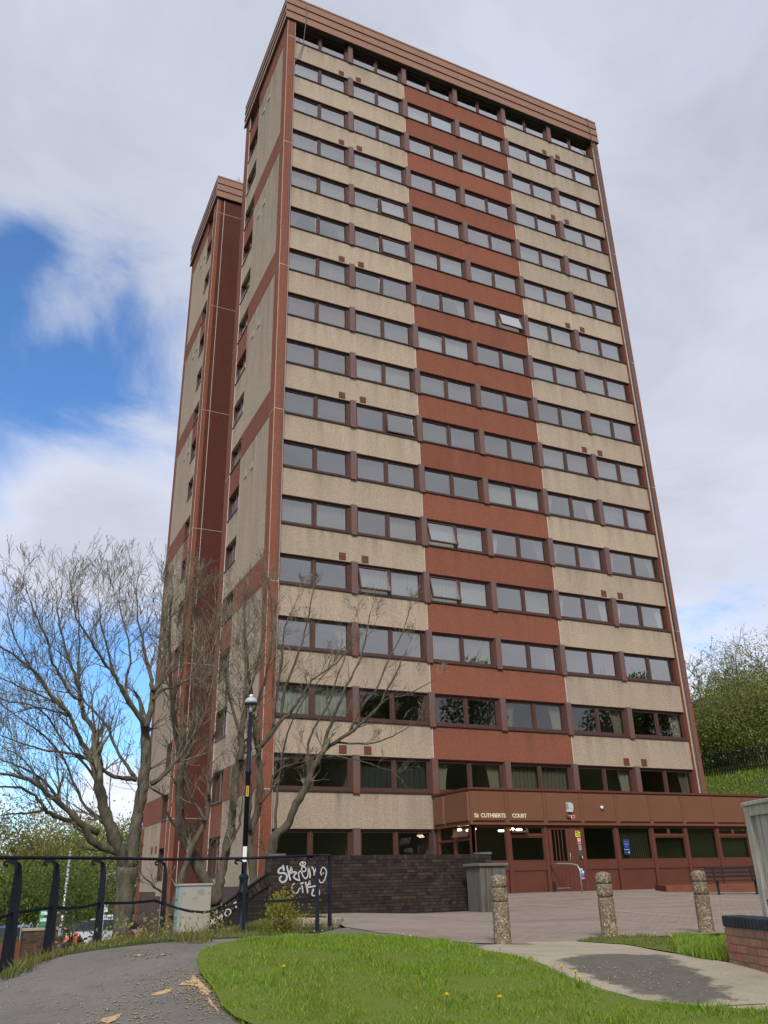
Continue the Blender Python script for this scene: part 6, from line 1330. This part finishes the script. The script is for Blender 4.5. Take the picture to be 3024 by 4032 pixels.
# ------------------------------------------------------------------ behind the camera: trees that the lower windows mirror
rnd = random.Random(77); wd = MB()
for i in range(15):
    x = -34 + i * 8.2 + rnd.uniform(-2, 2); y = -74 + .16 * max(0, x) + rnd.uniform(-4, 4); z = gz(x, y); h = rnd.uniform(8., 13.)
    wd.tube([(x, y, z - .3), (x + rnd.uniform(-.4, .4), y, z + h * .5), (x, y, z + h * .9)], [.25, .17, .06], 6)
    for b in range(40):
        a = rnd.uniform(0, 6.283); e = rnd.uniform(.2, 1.3); p0 = Vector((x, y, z + h * rnd.uniform(.3, .8))); d_ = Vector((math.cos(a) * math.cos(e), math.sin(a) * math.cos(e), math.sin(e))) * h * .42
        wd.tube([p0, p0 + d_ * .5 + Vector((0, 0, -.1)), p0 + d_], [.06, .035, .012], 3, False)
    for b in range(4200):
        a = Vector((rnd.gauss(0, 1), rnd.gauss(0, 1), rnd.gauss(0, 1))).normalized(); q = Vector((x, y, z + h * .5)) + Vector((a.x * h * .42, a.y * h * .42, a.z * h * .5)) * rnd.random() ** .4
        u_ = Vector((rnd.gauss(0, 1), rnd.gauss(0, 1), rnd.gauss(0, 1))).normalized(); v_ = u_.orthogonal().normalized(); l_ = rnd.uniform(.12, .3); w_ = u_.cross(v_)
        wd.quad(q - v_ * l_, q + w_ * l_ * .6, q + v_ * l_, q - w_ * l_ * .6)
tag(stuff(wd.build('wood', 'leaf_green')), 'wood on the rise behind the viewer, mirrored in the lower windows', 'wood')
# ------------------------------------------------------------------ small things on the ground
rnd = random.Random(5)
def flower(x, y, kind, label, i):
    z = gz(x, y) + .03; T = thing(kind, (x, y, z), label, 'flower', 'flowers in the grass'); h = rnd.uniform(.07, .11)
    MB().tube([(x, y, z - .03), (x + .01, y, z + h)], .0035, 5).build('stem', 'leaf_green', T)
    c = Vector((x + .01, y, z + h)); R_ = .024 if kind == 'dandelion' else .012
    mb = MB()
    for ring in range(2):
        for k in range(14):
            a = 6.283 * k / 14 + ring * .2; r_ = R_ * (1 - .35 * ring); d_ = Vector((math.cos(a), math.sin(a), 0)); s_ = Vector((-math.sin(a), math.cos(a), 0)) * R_ * .22
            mb.quad(c - s_ * .5, c + d_ * r_ - s_ + Vector((0, 0, .006 + .01 * ring)), c + d_ * r_ * 1.05 + s_ + Vector((0, 0, .006 + .01 * ring)), c + s_ * .5)
    mb.build('petals', 'petal_yellow' if kind == 'dandelion' else 'petal_white', T)
    MB().lathe([(R_ * .4, 0), (R_ * .35, .008), (.001, .012)], tuple(c), 8).build('centre', 'petal_yellow', T, True)
FLW = [((610, 2123), 'dandelion', 'lone yellow dandelion on the lawn near the path edge'), ((1080, 2195), 'dandelion', 'lowest yellow dandelion near the bottom edge of the lawn'), ((965, 2190), 'dandelion', 'yellow dandelion left of the lowest one on the lawn'), ((1215, 2125), 'dandelion', 'upper right dandelion on the lawn by the asphalt patch'), ((1245, 2135), 'dandelion', 'dandelion just right of the asphalt patch pair on the lawn'), ((1253, 2150), 'dandelion', 'lower dandelion of the pair on the lawn by the patch'),
       ((1346, 2036), 'dandelion', 'leftmost dandelion in the verge between the right bollards'), ((1417, 2038), 'dandelion', 'second dandelion in the verge between the right bollards'), ((1440, 2036), 'dandelion', 'third dandelion in the verge between the right bollards'), ((1452, 2047), 'dandelion', 'lowest dandelion in the verge by the concrete edge'), ((870, 2045), 'daisy', 'white daisy at the top edge of the lawn'), ((1080, 2068), 'daisy', 'white daisy on the lawn beside the concrete apron'), ((885, 2046), 'daisy', 'second white daisy at the top edge of the lawn')]
for i, (uv, k, lab) in enumerate(FLW): x, y = ground_at(*RF(*uv)); flower(x, y, k, lab, i)
def flakes(name, spots, mat, label, size, cat):
    mb = MB()
    for (u, v, sp, n_) in spots:
        cx_, cy_ = ground_at(*RL(u, v))
        for _ in range(n_):
            x = cx_ + rnd.gauss(0, sp); y = cy_ + rnd.gauss(0, sp * 1.6); z = gz(x, y) + .007 + rnd.random() * .004; a = rnd.uniform(0, 6.283); s_ = size * rnd.uniform(.5, 1.4); c_, n2 = math.cos(a) * s_, math.sin(a) * s_
            mb.quad((x - c_, y - n2, z), (x + n2 * .5, y - c_ * .5, z + .004), (x + c_, y + n2, z), (x - n2 * .5, y + c_ * .5, z + .004))
    return tag(stuff(mb.build(name, mat)), label, cat)
flakes('fallen_catkins', [(960, 1370, .18, 110), (1140, 1310, .16, 110), (1200, 1370, .14, 110), (1190, 1290, .10, 60), (660, 1520, .16, 80), (1260, 1450, .12, 70), (850, 1520, .08, 30), (820, 1150, .08, 40), (970, 1145, .07, 30), (1300, 1480, .12, 50)], 'catkin', 'brown drifts of fallen catkins on the path', .017, 'litter')
flakes('path_litter', [(120, 1420, .25, 20), (320, 1400, .2, 14), (1100, 1260, .25, 30), (1190, 1400, .2, 26), (1020, 1300, .3, 18), (600, 1280, .5, 20), (250, 1480, .4, 20), (40, 1300, .2, 40), (900, 1490, .4, 20)], 'litter_pale', 'pale leaf scraps and stones scattered on the path', .013, 'litter')
def flakes_g(name, spots, mat, label, size):
    mb = MB()
    for (u, v, sp, n_) in spots:
        cx_, cy_ = ground_at(*RG(u, v))
        for _ in range(n_):
            x = cx_ + rnd.gauss(0, sp); y = cy_ + rnd.gauss(0, sp); z = gz(x, y) + .03; a = rnd.uniform(0, 6.283); s_ = size * rnd.uniform(.4, 1.4); c_, n2 = math.cos(a) * s_, math.sin(a) * s_
            mb.quad((x - c_, y - n2, z), (x + n2 * .5, y - c_ * .5, z + .004), (x + c_, y + n2, z), (x - n2 * .5, y + c_ * .5, z + .004))
    return tag(stuff(mb.build(name, mat)), label, 'litter')
flakes_g('apron_litter', [(1070, 225, .12, 60), (1060, 240, .1, 40), (1200, 250, .4, 50), (1400, 280, .5, 60), (1000, 190, .3, 20), (1300, 230, .4, 30)], 'litter_pale', 'pale scraps and chips scattered on the asphalt patch', .014)

for i, (pp, lab) in enumerate((([(880, 1392), (905, 1376), (950, 1366), (985, 1350), (1030, 1346), (1010, 1358), (990, 1372), (930, 1386)], 'long tan drift of catkins in the middle of the path'),
        ([(1052, 1330), (1090, 1310), (1140, 1298), (1150, 1270), (1185, 1290), (1205, 1330), (1235, 1372), (1225, 1392), (1180, 1385), (1165, 1340), (1110, 1332)], 'wide tan drift of catkins against the lawn edge'),
        ([(600, 1548), (625, 1528), (690, 1512), (735, 1498), (720, 1520), (690, 1545), (640, 1560)], 'tan drift of catkins at the bottom edge of the path'),
        ([(1228, 1400), (1250, 1420), (1290, 1470), (1310, 1500), (1285, 1480), (1240, 1432)], 'narrow tan drift of catkins along the lower lawn edge'), ([(795, 1152), (830, 1144), (850, 1149), (820, 1156)], 'small far drift of catkins on the path'), ([(945, 1147), (975, 1142), (1000, 1146), (970, 1150)], 'small far drift of catkins nearest the handrail bend'))):
    o, _ = sheet('catkin_drift', G(RL, pp), .007, 'catkin', .06, .05, lambda x, y: .006 * mnoise.noise(Vector((x * 14, y * 14, 2)))); tag(stuff(o), lab, 'litter')
